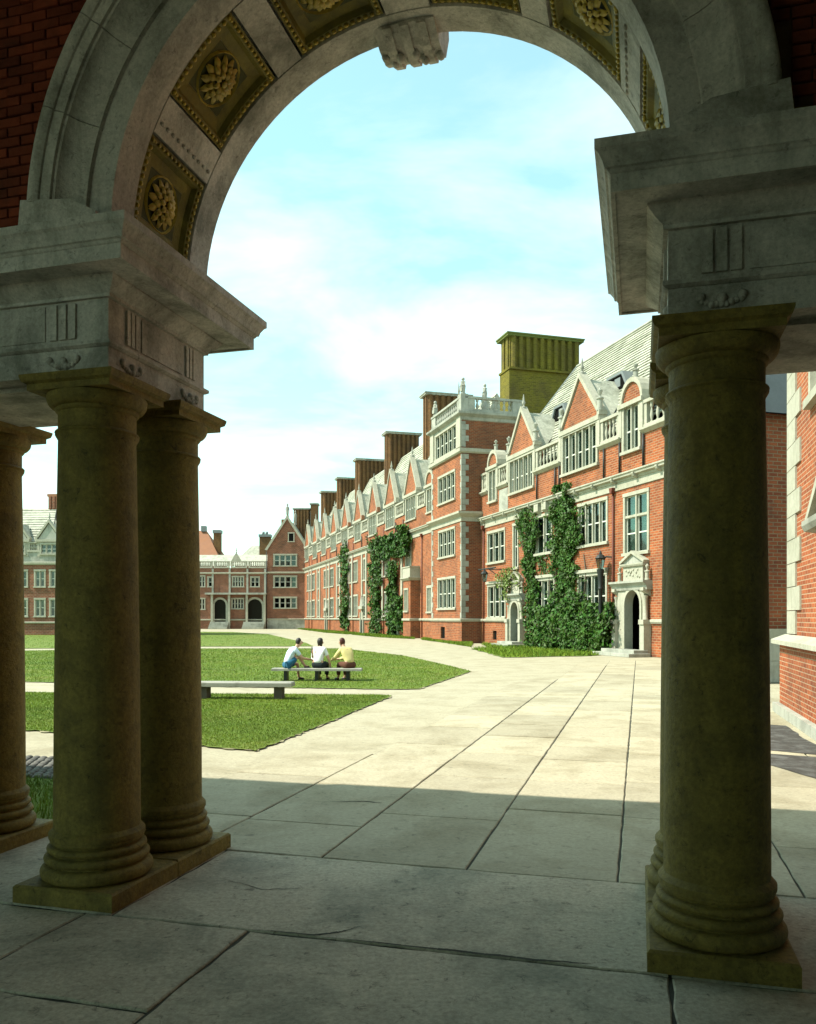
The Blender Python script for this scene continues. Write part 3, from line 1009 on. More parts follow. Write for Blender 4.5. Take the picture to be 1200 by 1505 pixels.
# ================================================================== building kit (local x along the front, y outwards)
def window(parent, x0, x1, z0, z1, n, y=0., sur=.16, mul=.10, rows=(.5,), detail=2, sill=.08, proud=.05, mat_='trim', curtain=.55, transom=None):
    """stone surround with mullions; each light has a sash and panes of its own; opening in the wall = outer size"""
    mb = MB()
    yb, yf = y - .22, y + proud
    mb.box(x0, x0 + sur, yb, yf, z0, z1 - .002)
    mb.box(x1 - sur, x1, yb, yf, z0, z1 - .002)
    mb.box(x0 - .03, x1 + .03, yb, yf + .02, z1 - sur, z1 + .02)
    mb.box(x0 - .06, x1 + .06, yb, yf + sill, z0 - .03, z0 + .12)
    lw = (x1 - x0 - 2 * sur - (n - 1) * mul) / n
    for k in range(1, n):
        a = x0 + sur + k * lw + (k - 1) * mul
        mb.box(a, a + mul, yb, yf - .02, z0 + .1, z1 - sur)
    zb, zt = z0 + .12, z1 - sur
    if transom:
        zz = z0 + (z1 - z0) * transom
        mb.box(x0 + sur, x1 - sur, yb + .003, yf - .03, zz - .06, zz + .06)
    w = mb.build('window', mat_, parent)
    for k in range(n):
        a = x0 + sur + k * (lw + mul)
        b = a + lw
        s = MB()
        t = .05
        ys0, ys1 = y - .15, y - .09
        s.box(a, a + t, ys0, ys1, zb, zt)
        s.box(b - t, b, ys0, ys1, zb, zt)
        s.box(a + t, b - t, ys0, ys1, zt - t, zt)
        s.box(a + t, b - t, ys0, ys1, zb, zb + t)
        lev = [zb] + [zb + (zt - zb) * r for r in rows] + [zt]
        for q in lev[1:-1]:
            s.box(a + t, b - t, ys0 + .002, ys1 + .015, q - .035, q + .035)
        off = OFF.get(parent.name, {}).get('off', Vector((0, 0, 0)))
        place('sash', s.mesh('sash', 'paint'), w)
        for c, d in zip(lev[:-1], lev[1:]):
            MB().box(a + t - .01, b - t + .01, y - .122, y - .116, c + .03, d - .03).build('pane', 'glass', w)
        if detail > 1 and random.random() < curtain:
            cb = MB()
            full = random.random()
            hh = zb + (zt - zb) * random.choice([0, 0, .35, .5])
            nn = 8
            cw = (b - a) * random.uniform(.35, 1.)
            ca = a if random.random() < .5 else b - cw
            for i in range(nn):
                p, q = ca + cw * i / nn, ca + cw * (i + 1) / nn
                ya, yb2 = y - .24 - .03 * (i % 2), y - .24 - .03 * ((i + 1) % 2)
                cb.add([(p, ya, hh), (q, yb2, hh), (q, yb2, zt), (p, ya, zt)], [(3, 2, 1, 0)])
            cb.build('curtain', 'curtain', w)
    return w


balu_prof = [(.085, 0), (.085, .06), (.05, .09), (.055, .14), (.09, .28), (.095, .36), (.07, .52), (.045, .66), (.045, .72), (.075, .76), (.08, .80), (.08, 1.0)]
BAL = {}


def balustrade(parent, x0, x1, z0, z1, y0, y1, n, axis='x', m='trim', post=.3, r=1.0, base=.22, rail=.16):
    mb = MB()

    def bx(a, b, c, d, e, f):
        if axis == 'x':
            mb.box(a, b, c, d, e, f)
        else:
            mb.box(c, d, a, b, e, f)
    bx(x0, x1, y0 - .03, y1 + .06, z0, z0 + base)
    bx(x0 - .03, x1 + .03, y0 - .04, y1 + .07, z1 - rail, z1)
    for a in (x0, x1 - post):
        bx(a, a + post, y0, y1 + .02, z0 + base, z1 - rail)
    o = mb.build('balustrade', m, parent)
    h = z1 - rail - z0 - base
    key = (m, round(h, 2), r)
    if key not in BAL:
        BAL[key] = MB().lathe([(q * r, z * h) for q, z in balu_prof], 10).mesh('baluster', m, True, 40)
    for k in range(n):
        t = x0 + post + (x1 - x0 - 2 * post) * (k + .5) / n
        c = (t, (y0 + y1) / 2, z0 + base) if axis == 'x' else ((y0 + y1) / 2, t, z0 + base)
        place('baluster', BAL[key], o, c)
    return o


urn_prof = [(.20, 0), (.20, .10), (.16, .12), (.16, .62), (.22, .66), (.22, .74), (.08, .78), (.05, .84), (.10, .95), (.15, 1.08), (.16, 1.16), (.07, 1.2), (.05, 1.26), (.02, 1.3)]
urn_me = MB().lathe(urn_prof, 10).mesh('urn', 'trim_grey', True, 40)
fin_me = MB().lathe([(.13, 0), (.13, .12), (.05, .2), (.1, .34), (.12, .42), (.06, .55), (.07, .62), (.02, .95)], 10).mesh('finial', 'trim_grey', True, 40)


def statue_mesh():
    mb = MB()
    mb.lathe([(.22, 0), (.22, .15), (.17, .2), (.2, .5), (.23, .75), (.17, 1.0), (.2, 1.15), (.08, 1.25)], 10)
    mb.ball((0, 0, 1.38), (.13, .15, .16), 8, 6)
    mb.tube([(.17, 0, 1.1), (.26, .06, .85), (.12, .2, .72)], [.06, .055, .045], 6)
    mb.tube([(-.17, 0, 1.1), (-.27, .05, .85), (-.1, .2, .75)], [.06, .055, .045], 6)
    mb.prism([(-.14, .3), (.14, .3), (.15, .6), (0, .78), (-.15, .6)], 'y', .17, .24)
    return mb.mesh('statue', 'trim_grey', True, 40)


stat_me = statue_mesh()


def gable(parent, x0, x1, zb, za, y=0., m='brick', back=3.2, fin=True, slate='slate'):
    """brick gable over a dormer: wall triangle, two raking copings, kneelers, finial, slated roof running back"""
    xm = (x0 + x1) / 2
    MB().prism([(x0 + .06, zb), (x1 - .06, zb), (xm, za - .12)], 'y', y - .3, y - .01).build('gable_wall', m, parent)
    MB().box(x0 - .1, x1 + .1, y - .3, y + .16, zb - .16, zb + .10).build('gable_cornice', 'trim', parent)
    for sx, xe in ((-1, x0), (1, x1)):
        dx, dz = xm - xe, za - zb
        L = math.hypot(dx, dz)
        nx, nz = -dz / L * (1 if dx > 0 else -1), abs(dx) / L
        w = .22
        q = [(xe, zb + .1), (xm, za), (xm + nx * 0, za + w * 1.5), (xe + nx * w, zb + .1 + nz * w)]
        q = q if sx > 0 else q[::-1]
        MB().prism(q, 'y', y - .38, y + .10).build('coping', 'trim', parent)
        MB().box(xe - .16 if sx < 0 else xe - .10, xe + .10 if sx < 0 else xe + .16, y - .34, y + .15, zb + .10, zb + .34).build('kneeler', 'trim', parent)
    mb = MB()
    mb.add([(x0, y - .3, zb), (xm, y - .3, za - .05), (xm, y - back, za - .05), (x0, y - .3 - back * .12, zb)], [(0, 1, 2, 3)])
    mb.add([(x1, y - .3, zb), (xm, y - .3, za - .05), (xm, y - back, za - .05), (x1, y - .3 - back * .12, zb)], [(3, 2, 1, 0)])
    mb.build('dormer_roof', slate, parent)
    if fin:
        place('finial', fin_me, parent, (xm, y - .14, za + .18))


def round_gable(parent, x0, x1, zb, y=0., m='brick'):
    xm, r = (x0 + x1) / 2, (x1 - x0) / 2
    n = 10
    arcp = [(xm + (r - .1) * math.cos(math.pi * k / n), zb + (r - .1) * 1.1 * math.sin(math.pi * k / n)) for k in range(n + 1)]
    MB().prism(arcp, 'y', y - .25, y - .01).build('gable_wall', m, parent)
    out = [(xm + (r + .08) * math.cos(math.pi * k / n), zb + (r + .1) * 1.12 * math.sin(math.pi * k / n)) for k in range(n + 1)]
    mb = MB()
    for k in range(n):
        mb.prism([arcp[k], out[k], out[k + 1], arcp[k + 1]], 'y', y - .7, y + .10)
    mb.build('arched_hood', 'trim', parent)
    MB().box(x0 - .14, x1 + .14, y - .3, y + .2, zb - .2, zb + .02).build('gable_cornice', 'trim', parent)
    place('urn', urn_me, parent, (xm, y - .2, zb + (r + .1) * 1.12 - .05), scale=(.8, .8, .6))


def roof_slope(mb, x0, x1, y0, z0, y1, z1, n, hip0=0., hip1=0., lift=.06):
    """stepped slate courses from eaves (y0,z0) to ridge (y1,z1)"""
    L = math.hypot(y1 - y0, z1 - z0)
    ny, nz = (z1 - z0) / L, abs(y1 - y0) / L
    sg = 1 if y0 > y1 else -1
    for i in range(n):
        t0, t1 = i / n, (i + 1) / n

        def P(x, t, l):
            return (x, y0 + (y1 - y0) * t + sg * ny * l, z0 + (z1 - z0) * t + nz * l)
        a0, b0 = x0 + hip0 * t0, x1 - hip1 * t0
        a1, b1 = x0 + hip0 * t1, x1 - hip1 * t1
        # split each course into slates of uneven lift
        k = max(1, int((b0 - a0) / 2.2))
        for j in range(k):
            u0, u1 = j / k, (j + 1) / k
            l = lift * random.uniform(.7, 1.4)
            q = [P(a0 + (b0 - a0) * u0, t0, l), P(a0 + (b0 - a0) * u1, t0, l), P(a1 + (b1 - a1) * u1, t1, 0), P(a1 + (b1 - a1) * u0, t1, 0),
                 P(a0 + (b0 - a0) * u0, t0, 0), P(a0 + (b0 - a0) * u1, t0, 0)]
            mb.add(q, [(0, 1, 2, 3) if sg < 0 else (3, 2, 1, 0), (4, 5, 1, 0)])
    return mb


def chimney(parent, s0, p0, p1, z0, z1, t=1.6, m='brick_brown', ribs=8, band=None):
    band = band or z0 + (z1 - z0) * .62
    MB().box(s0, s0 + t, p0, p1, z0, band).build('chimney_base', m, parent)
    c = MB().box(s0 + .08, s0 + t - .08, p0 + .08, p1 - .08, band, z1 - .25).build('chimney', m, parent)
    MB().box(s0 - .22, s0 + t + .08, p0 - .08, p1 + .08, band - .06, band + .10).build('chimney_band', m, c, own=False, loc=(0, 0, 0))
    w = (p1 - p0 - .16) / ribs
    rb = []
    for k in range(ribs):
        a = p0 + .08 + k * w
        mb = MB()
        mb.prism([(s0 + .10, a + w * .14), (s0 - .12, a + w * .24), (s0 - .20, a + w * .5), (s0 - .12, a + w * .76), (s0 + .10, a + w * .86)], 'z', band + .1, z1 - .25)
        mb.build('chimney_rib', m, c)
    for k in range(2):
        mb = MB()
        a = s0 + .25 + k * (t - .5) * .55
        mb.prism([(a, p1 - .08), (a, p1 + .02), (a + .4, p1 + .02), (a + .4, p1 - .08)], 'z', band + .1, z1 - .25)
        mb.build('chimney_rib', m, c)
    mb = MB()
    mb.rings((s0, s0 + t, p0, p1), [(-.05, z1 - .3), (.2, z1 - .26), (.2, z1 - .14), (.26, z1 - .10), (.26, z1)])
    mb.build('chimney_cap', 'moss_green' if m == 'brick_moss' else 'lead' if m == 'x' else 'trim_grey', c)
    return c


def portal(parent, cx, hw, zs, x0, x1, zt, y=0., depth=1.0, steps=2):
    """stone doorway: round arch between jambs, entablature on corbels, little pedimented panel above"""
    mb = MB()
    n = 14
    arcp = [(cx + hw * math.cos(math.pi - math.pi * k / n), zs + hw * math.sin(math.pi * k / n)) for k in range(n + 1)]
    top = zt - .45
    yf = y + .22
    for a, b in zip(arcp[:-1], arcp[1:]):
        mb.prism([a, b, (b[0], top), (a[0], top)], 'y', y - .1, yf)
    mb.box(x0 + .25, cx - hw, y - .1, yf, 0, top)
    mb.box(cx + hw, x1 - .25, y - .1, yf, 0, top)
    p = mb.build('portal', 'trim', parent)
    # moulded ring
    mr = MB()
    o2 = [(cx + (hw + .16) * math.cos(math.pi - math.pi * k / n), zs + (hw + .16) * math.sin(math.pi * k / n)) for k in range(n + 1)]
    for k in range(n):
        mr.prism([arcp[k], arcp[k + 1], o2[k + 1], o2[k]], 'y', yf, yf + .06)
    mr.box(cx - hw - .16, cx - hw, yf, yf + .06, 0, zs)
    mr.box(cx + hw, cx + hw + .16, yf, yf + .06, 0, zs)
    mr.build('archivolt', 'trim', p)
    # jamb inside, door leaf in a passage painted dark as shade
    full, depth = depth, .2
    jb = MB()
    for a, b in zip(arcp[:-1], arcp[1:]):
        jb.add([(a[0], y - .1, a[1]), (b[0], y - .1, b[1]), (b[0], y - depth, b[1]), (a[0], y - depth, a[1])], [(0, 1, 2, 3)])
    jb.add([(cx - hw, y - .1, 0), (cx - hw, y - .1, zs), (cx - hw, y - depth, zs), (cx - hw, y - depth, 0)], [(0, 1, 2, 3)])
    jb.add([(cx + hw, y - .1, 0), (cx + hw, y - depth, 0), (cx + hw, y - depth, zs), (cx + hw, y - .1, zs)], [(0, 1, 2, 3)])
    jb.build('door_reveal', 'trim', p)
    xa, xb, ya, yb, zt_ = cx - hw - .02, cx + 2.4, y - 1.28, y - .18, zs + hw + .1
    MB().add([(xa, ya, 0), (xb, ya, 0), (xb, ya, zt_), (xa, ya, zt_), (xb, yb, 0), (xb, yb, zt_), (xa, yb, 0), (xa, yb, zt_)],
             [(0, 1, 2, 3), (1, 4, 5, 2), (0, 3, 7, 6), (3, 2, 5, 7), (0, 6, 4, 1)]).build('passage', 'dark', p)  # near-black faces stand in for the doorway's shade
    MB().box(cx - hw, cx - hw + .06, y - 1.2, y - .22, 0, zs + hw * .6).build('door', 'door_wood', p)
    for sx in (x0, x1 - .34):
        MB().box(sx, sx + .34, y - .02, y + .40, 0, 1.55).build('pedestal', 'trim', p)
        MB().box(sx - .05, sx + .39, y - .02, y + .46, 1.55, 1.78).build('pedestal_cap', 'trim', p)
        MB().lathe([(.13, 0), (.13, .06), (.105, .1), (.09, zt - .9 - 1.78), (.13, zt - .82 - 1.78), (.14, zt - .74 - 1.78)], 12, (sx + .17, y + .2, 1.78)).build('colonnette', 'trim', p, True, 40)
        MB().prism([(y, zt - .75), (y + .42, zt - .5), (y + .42, zt - .35), (y, zt - .35)], 'x', sx + .02, sx + .32).build('corbel', 'trim', p)
    MB().extr([(y - .1, zt - .45), (y + .30, zt - .45), (y + .34, zt - .25), (y + .46, zt - .12), (y + .52, zt - .10), (y + .52, zt), (y - .1, zt)], x0 - .12, x1 + .12).build('entablature', 'trim_grey', p)
    w = (x1 - x0) * .30
    MB().box(cx - w, cx + w, y - .1, y + .22, zt, zt + .72).build('panel', 'trim', p)
    cv = MB()
    for k in range(14):
        cv.ball((cx + random.uniform(-w * .7, w * .7), y + .23, zt + random.uniform(.15, .6)), (.07, .04, .07), 6, 4)
    tag(cv.build('carved_shield', 'trim', p, True), kind='stuff')
    MB().extr([(y - .1, zt + .72), (y + .3, zt + .72), (y + .34, zt + .8), (y + .34, zt + .86), (y - .1, zt + .86)], cx - w - .18, cx + w + .18).build('panel_cornice', 'trim', p)
    MB().prism([(cx - w - .18, zt + .86), (cx + w + .18, zt + .86), (cx, zt + 1.36)], 'y', y - .1, y + .2).build('pediment', 'trim_grey', p)
    for sx in (-1, 1):
        q = [(cx + sx * (w + .2), zt + .86), (cx, zt + 1.36), (cx, zt + 1.5), (cx + sx * (w + .24), zt + .98)]
        MB().prism(q, 'y', y - .1, y + .33).build('pediment_moulding', 'trim', p)
        place('urn', urn_me, p, (cx + sx * (w + .32), y + .2, zt), scale=(.6, .6, .6)) if False else MB().lathe([(r * .62, z * .6) for r, z in urn_prof], 10, (cx + sx * (w + .36), y + .2, zt)).build('urn', 'trim', p, True, 40)
    for k in range(steps):
        MB().cbox(x0 - .25 + k * .2, x1 + .25 - k * .2, y + .2, y + 1.35 - k * .38, .0 if k == 0 else .16 * k + .001, .16 * (k + 1), .012).build('step', 'trim_grey', p)
    return p


def quoins(parent, x, y, z0, z1, sx, sy, hgt=.42, long=.55, short=.3, front=.12, m='trim_grey'):
    """toothed corner stones: sx/sy point along the two wall faces away from the corner"""
    k, z = 0, z0
    while z < z1 - .1:
        L = long if k % 2 else short
        F = front if k % 2 else front * 2.2
        h = min(hgt, z1 - z) - .015
        xa, xb = sorted((x - sx * .03, x + sx * F))
        ya, yb = sorted((y - sy * .03, y + sy * L))
        MB().box(xa, xb, ya, yb, z, z + h).build('quoin', m, parent)
        z += hgt
        k += 1


def pipe(parent, x, z0, z1, y=0., head=False, m='pipe'):
    mb = MB().tube([(x, y + .09, z0), (x, y + .09, z1)], .055, 8)
    o = mb.build('downpipe', m, parent, True)
    if head:
        MB().prism([(x - .17, z1 + .28), (x + .17, z1 + .28), (x + .08, z1), (x - .08, z1)], 'y', y + .02, y + .24).build('rainwater_head', m, o)
    return o


def cornice(parent, x0, x1, z0, z1, y=0., m='trim', proj=.32):
    h = z1 - z0
    return MB().extr([(y - .2, z0), (y + .06, z0), (y + .06, z0 + h * .5), (y + .10, z0 + h * .52), (y + .12, z0 + h * .66), (y + proj * .8, z0 + h * .72),
                      (y + proj * .85, z0 + h * .86), (y + proj, z0 + h * .9), (y + proj, z1), (y - .2, z1)], x0, x1).build('cornice', m, parent)


def band(parent, x0, x1, z0, z1, y=0., proj=.12, m='trim', name='string_course'):
    return MB().extr([(y - .1, z0), (y + proj * .6, z0), (y + proj, z0 + (z1 - z0) * .4), (y + proj, z1 - .03), (y + proj * .3, z1), (y - .1, z1)], x0, x1).build(name, m, parent)


# ================================================================== near wing of the long facade
A = FAC.thing('brick_dormitory', (4, -4), 'red brick dormitory wing with ivy, tall stone dormers and pale slate roof', 'building', 'buildings of the quadrangle')
AX0, AX1 = -14.2, 21.35
WIN1 = [(16.70, 20.05, 1.80, 4.25, 3), (9.2, 11.95, 1.80, 4.30, 3), (3.05, 6.35, 1.80, 4.32, 4), (-5.6, -2.6, 1.8, 4.3, 3)]
WIN2 = [(16.80, 20.12, 5.70, 8.05, 3), (9.5, 11.95, 5.75, 8.25, 2), (2.98, 6.3, 5.78, 8.25, 4), (14.55, 15.5, 5.1, 8.15, 1), (-5.6, -2.6, 5.75, 8.2, 3)]
WIN2A = (-.92, 1.42, 5.0, 8.12)
D1 = (-.47, .92, 0, 3.25)
D2 = (14.05, 15.35, 0, 2.95)
base_v = (18.4, 19.1, .32, .95)
ops = [w[:4] for w in WIN1 + WIN2] + [WIN2A, (D1[0] - .3, D1[1] + .3, 0, 3.3), (D2[0] - .3, D2[1] + .3, 0, 3.0), base_v]
MB().wall(AX0, AX1, 0, 8.42, ops).build('wall', 'brick', A)
MB().box(AX0, AX1, -1.35, -1.3, 0, 8.4).build('room_wall', 'room', A)
MB().box(AX0, AX1, -1.3, -.23, 4.85, 4.95).build('room_floor', 'room', A)
for w in WIN1 + WIN2:
    window(A, *w[:4], w[4])
    if w in WIN1:
        MB().box(w[0] - .08, w[1] + .08, -.05, .16, w[3] + .02, w[3] + .20).build('window_hood', 'trim', A)
window(A, *WIN2A, 2, rows=(.34, .62), transom=.62)
MB().box(base_v[0], base_v[1], -.3, -.12, base_v[2], base_v[3]).build('vent', 'dark', A)
for a, b in ((AX0, -1.15), (2.1, D2[0] - .55), (D2[1] + .5, AX1)):
    band(A, a, b, 1.58, 1.80, 0, .14)
for k, s in enumerate((10.2, 11.3)):
    MB().prism([(0, 8.25), (.3, 8.45), (.3, 8.9), (0, 8.9)], 'x', s - .3, s + .3).build('bracket', 'trim', A)
cornice(A, AX0, AX1, 8.40, 9.16, 0, 'trim', .36)
for k in range(16):
    s = AX1 - .8 - k * 2.05
    MB().prism([(.10, 8.74), (.32, 8.84), (.38, 8.95), (.38, 9.02), (.10, 9.02)], 'x', s - .09, s + .09).build('cornice_bracket', 'trim', A)
# third storey: dormers alternate with balustrades
DORM = [('r', -.35, 1.62, 10.12, 12.62, 2), ('g', 3.85, 8.38, 10.10, 12.58, 5), ('g', 11.97, 16.2, 10.10, 12.52, 5), ('r', 18.08, 19.92, 10.05, 12.5, 2), ('g', -8.4, -4.2, 10.10, 12.58, 5)]
mb = MB()
xs = sorted((d[1], d[2]) for d in DORM)
edge = AX0
for a, b in xs:
    mb.wall(edge, a, 9.16, 11.02)
    d = [q for q in DORM if q[1] == a][0]
    mb.wall(a, b, 9.16, 12.66, [(a + .12, b - .12, d[3], d[4])])
    for q in (a, b):
        mb.add([(q, 0, 11.0), (q, -.6, 11.0), (q, -.6, 12.66), (q, 0, 12.66)], [(0, 1, 2, 3)])
    edge = b
mb.wall(edge, AX1, 9.16, 11.02)
mb.build('upper_wall', 'brick', A)
MB().box(AX0, AX1, -1.6, -1.55, 9.0, 12.4).build('room_wall', 'room', A)
for kind, a, b, z0, z1, n in DORM:
    window(A, a + .12, b - .12, z0, z1, n, rows=(.45,), sur=.2, proud=.09)
    for q in (a, b):
        MB().box(q - .14, q + .14, -.35, .12, 11.0, 12.60).build('pilaster', 'trim', A)
    if kind == 'g':
        gable(A, a, b, 12.64, 15.35, 0)
    else:
        round_gable(A, a, b, 12.64, 0)
    for q in (a, b):
        if kind == 'g':
            place('urn', urn_me, A, (q + (.0), .0, 12.95), scale=(.95, .95, .95))
gaps = [(1.62, 3.85, 4), (8.38, 11.97, 6), (16.2, 18.08, 3), (19.92, 21.3, 3), (-4.2, -.35, 6), (-14, -8.4, 9)]
for a, b, n in gaps:
    balustrade(A, a + .1, b - .1, 11.02, 12.42, -.18, .02, n, post=.28, r=.95)
    MB().extr([(-.2, 10.82), (.02, 10.82), (.22, 10.98), (.22, 11.06), (-.2, 11.06)], a - .02, b + .02).build('balcony_sill', 'trim', A)
for s, z0, z1 in ((3.3, 9.2, 10.8), (1.7, 9.2, 10.8), (-.5, 9.2, 10.8), (11.6, 9.2, 10.8), (9.05, 9.2, 10.8), (8.5, 9.2, 10.8)):
    pipe(A, s, z0, z1, m='iron')
pipe(A, 2.35, .1, 8.3, head=True)
pipe(A, 13.0, .1, 8.3, head=True)
pipe(A, 20.7, .1, 8.3, head=True)
MB().box(16.35, 17.9, -.1, .02, 9.25, 10.75).build('stone_panel', 'trim_grey', A)
# roof
rf = MB()
roof_slope(rf, AX0, AX1, -.45, 11.7, -5.0, 19.2, 34, 0, 5.4)
rf.build('roof', 'slate', A)
rb = MB()
rb.add([(AX1, -.45, 11.7), (AX1, -9.5, 11.7), (AX1 - 5.4, -5, 19.2)], [(0, 1, 2)])
rb.add([(AX0, -9.5, 11.7), (AX1, -9.5, 11.7), (AX1 - 5.4, -5, 19.2), (AX0, -5, 19.2)], [(0, 1, 2, 3)])
rb.add([(AX0, -.45, 11.7), (AX0, -9.5, 11.7), (AX0, -5, 19.2)], [(0, 1, 2)])
rb.add([(AX0, 0, 0), (AX0, -9.5, 0), (AX0, -9.5, 11.7), (AX0, 0, 11.7)], [(0, 1, 2, 3)])
rb.add([(AX0, -9.5, 0), (AX1, -9.5, 0), (AX1, -9.5, 11.7), (AX0, -9.5, 11.7)], [(0, 1, 2, 3)])
rb.build('roof_back', 'slate', A)
MB().tube([(AX1 - .05, -.5, 11.75), (AX1 - 5.4, -5, 19.25)], .09, 6).build('hip_ridge', 'lead', A)
MB().tube([(AX0, -5, 19.25), (AX1 - 5.4, -5, 19.25)], .10, 6).build('ridge', 'trim_grey', A)


def roof_p(z):
    return -.45 - (z - 11.7) / 7.5 * 4.55


for s0, s1, zz in ((4.7, 7.2, 14.75), (11.9, 14.0, 14.75), (.2, 1.6, 15.0)):
    p = roof_p(zz)
    mb = MB()
    top = zz + .75
    pf = p + .12
    mb.prism([(s0, zz), (s1, zz), (s1 - .45, top), (s0 + .45, top)], 'y', pf - .5, pf)
    d = mb.build('skylight_dormer', 'dark', A)
    MB().prism([(s0 - .15, zz), (s0 + .05, zz), (s0 + .5, top), (s1 - .5, top), (s1 - .05, zz), (s1 + .15, zz), (s1 - .4, top + .14), (s0 + .4, top + .14)], 'y', roof_p(top) - .25, pf + .12).build('dormer_hood', 'lead', d)
    MB().box((s0 + s1) / 2 - .5, (s0 + s1) / 2 + .1, pf - .02, pf + .03, zz + .12, top - .12).build('pane', 'lead', d)
portal(A, (D1[0] + D1[1]) / 2, .70, 2.52, -1.05, 1.95, 3.68, depth=1.26)
portal(A, (D2[0] + D2[1]) / 2, .60, 2.3, 13.5, 15.9, 3.45)
quoins(A, AX1, 0, 0, 8.3, -1, -1, front=.3) if False else None
# small square brick pier at the roof's valley
chimney(A, 24.0, -9.5, -3.35, 11, 24.1, 1.9, 'brick_moss', 10, 21.3)

# ================================================================== the tower
T = FAC.thing('brick_tower', (25, -1.7), 'four-storey red brick tower with quoins, stone balustrade and roof statues', 'building', 'buildings of the quadrangle')
TX0, TX1, TP, TB = 21.36, 28.5, 1.54, -3.25
TW = [(22.6, 26.9, 2.5, 5.0, 4), (22.7, 26.7, 6.5, 8.72, 4), (22.7, 26.8, 10.72, 13.0, 4), (22.35, 27.5, 14.35, 16.45, 5)]
MB().wall(TX0, TX1, 0, 16.8, [w[:4] for w in TW] + [(25.2, 26.2, .25, 1.15)], TP).build('wall', 'brick', T)
MB().box(25.2, 26.2, TP - .3, TP - .12, .25, 1.15).build('vent', 'dark', T)
s_ = MB()
s_.add([(TX0, TP, 0), (TX0, TB, 0), (TX0, TB, 16.8), (TX0, TP, 16.8)], [(3, 2, 1, 0)])
s_.add([(TX1, TP, 0), (TX1, TB, 0), (TX1, TB, 16.8), (TX1, TP, 16.8)], [(0, 1, 2, 3)])
s_.add([(TX0, TB, 0), (TX1, TB, 0), (TX1, TB, 16.8), (TX0, TB, 16.8)], [(0, 1, 2, 3)])
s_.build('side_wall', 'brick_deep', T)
MB().box(TX0 + .1, TX1 - .1, TP - 1.4, TP - 1.35, 0, 16.8).build('room_wall', 'room', T)
MB().box(TX0 + .02, TX1 - .02, TB + .02, TP - .26, 16.7, 16.8).build('roof', 'lead', T)
for w in TW:
    window(T, *w[:4], w[4], TP)
MB().wall(TX0 - .02, TX1 + .02, 13.95, 16.82, [TW[3][:4]], TP + .03, .05).build('stone_storey', 'trim', T)
for k, (x0, x1) in enumerate(((TX0 - .06, TX0 + .8), (TX1 - .8, TX1 + .06))):
    MB().box(x0, x1, TP + .03, TP + .14, 14.4, 16.7).build('pilaster', 'trim', T)
for z0, z1, pr in ((1.58, 1.82, .14), (13.95, 14.32, .22)):
    MB().rings((TX0, TX1, TB, TP), [(0, z0), (pr * .6, z0), (pr, z0 + .1), (pr, z1 - .03), (0, z1)]).build('string_course', 'trim', T)
MB().rings((TX0, TX1, TB, TP), [(0, 8.95), (.06, 8.95), (.06, 9.25), (.12, 9.3), (.3, 9.45), (.36, 9.5), (.36, 9.66), (0, 9.7)]).build('cornice', 'trim', T)
MB().rings((TX0, TX1, TB, TP), [(0, 16.35), (.06, 16.4), (.08, 16.6), (.3, 16.75), (.36, 16.8), (.36, 16.95), (.05, 17.0)]).build('cornice', 'trim_grey', T)
balustrade(T, TX0, TX1, 17.0, 18.15, TP - .25, TP, 12, m='trim_grey', post=1.0, r=1.1)
balustrade(T, TB, TP - .3, 17.0, 18.15, TX0, TX0 + .25, 7, 'y', 'trim_grey', post=.75, r=1.3)
MB().box(TX0 - .04, TX0 + .5, TP - .5, TP + .06, 17.0, 18.3).build('corner_pedestal', 'trim_grey', T)
place('statue', stat_me, T, (TX0 + .25, TP - .2, 18.25), (0, 0, .3), (.9, .9, .85))
place('statue', stat_me, T, (TX1 - .3, TP - .2, 18.15), (0, 0, .3), (.9, .9, .85))
place('statue', stat_me, T, (TX0 + 2.0, TP - 2.6, 18.3), (0, 0, -.3), (.85, .85, .95))
MB().box(TX0 + 1.7, TX0 + 2.3, TP - 2.9, TP - 2.3, 16.8, 18.3).build('statue_pedestal', 'trim_grey', T)
place('finial', fin_me, T, (TX0 + .9, TP - .1, 18.15), scale=(.7, .7, 1.3))
quoins(T, TX0, TP, 1.85, 8.9, 1, -1)
quoins(T, TX0, TP, 9.75, 13.9, 1, -1)
quoins(T, TX0, TP, 14.4, 16.3, 1, -1)
quoins(T, TX1, TP, 1.85, 8.9, -1, -1, front=.2)
quoins(T, TX1, TP, 9.75, 13.9, -1, -1, front=.2)

# ================================================================== the long wing beyond the tower
B = FAC.thing('long_brick_wing', (66, -4), 'long receding red brick wing with row of steep stone-coped gables', 'building', 'buildings of the quadrangle')
BX0, BX1 = 28.52, 104.
UP = 1.0
GS = [40.0 + 7.6 * k for k in range(9)]
bops, bwin = [], []
for k, g in enumerate(GS):
    hw = 2.0
    bwin.append((g - 2.0, g + 1.6, 11.1, 13.5, 4, .5, 1 if k < 4 else 0))
    off = 1.2 if k % 2 else -1.4
    for z0, z1 in ((2.0, 4.7), (6.2, 8.9)):
        if not (k == 0):
            bwin.append((g - 1.5 + off, g + 1.1 + off, z0, z1, 3 if k < 5 else 2, .5, 0))
    if k > 1:
        bwin.append((g + 3.2, g + 4.4, 6.2, 8.9, 1, .5, 0))
        bwin.append((g + 3.2, g + 4.4, 2.0, 4.6, 1, .5, 0))
bwin += [(30.0, 31.3, 6.4, 9.3, 2, .5, 1), (30.0, 31.3, 2.2, 5.0, 2, .5, 0), (33.2, 34.7, 2.3, 4.7, 2, .5, 0), (39.6, 41.6, 6.6, 8.9, 2, .5, 0), (33.0, 34.8, 11.1, 13.4, 2, .5, 1)]
mb = MB()
mb.wall(BX0, BX1, 0, 9.2, [w[:4] for w in bwin if w[2] < 9])
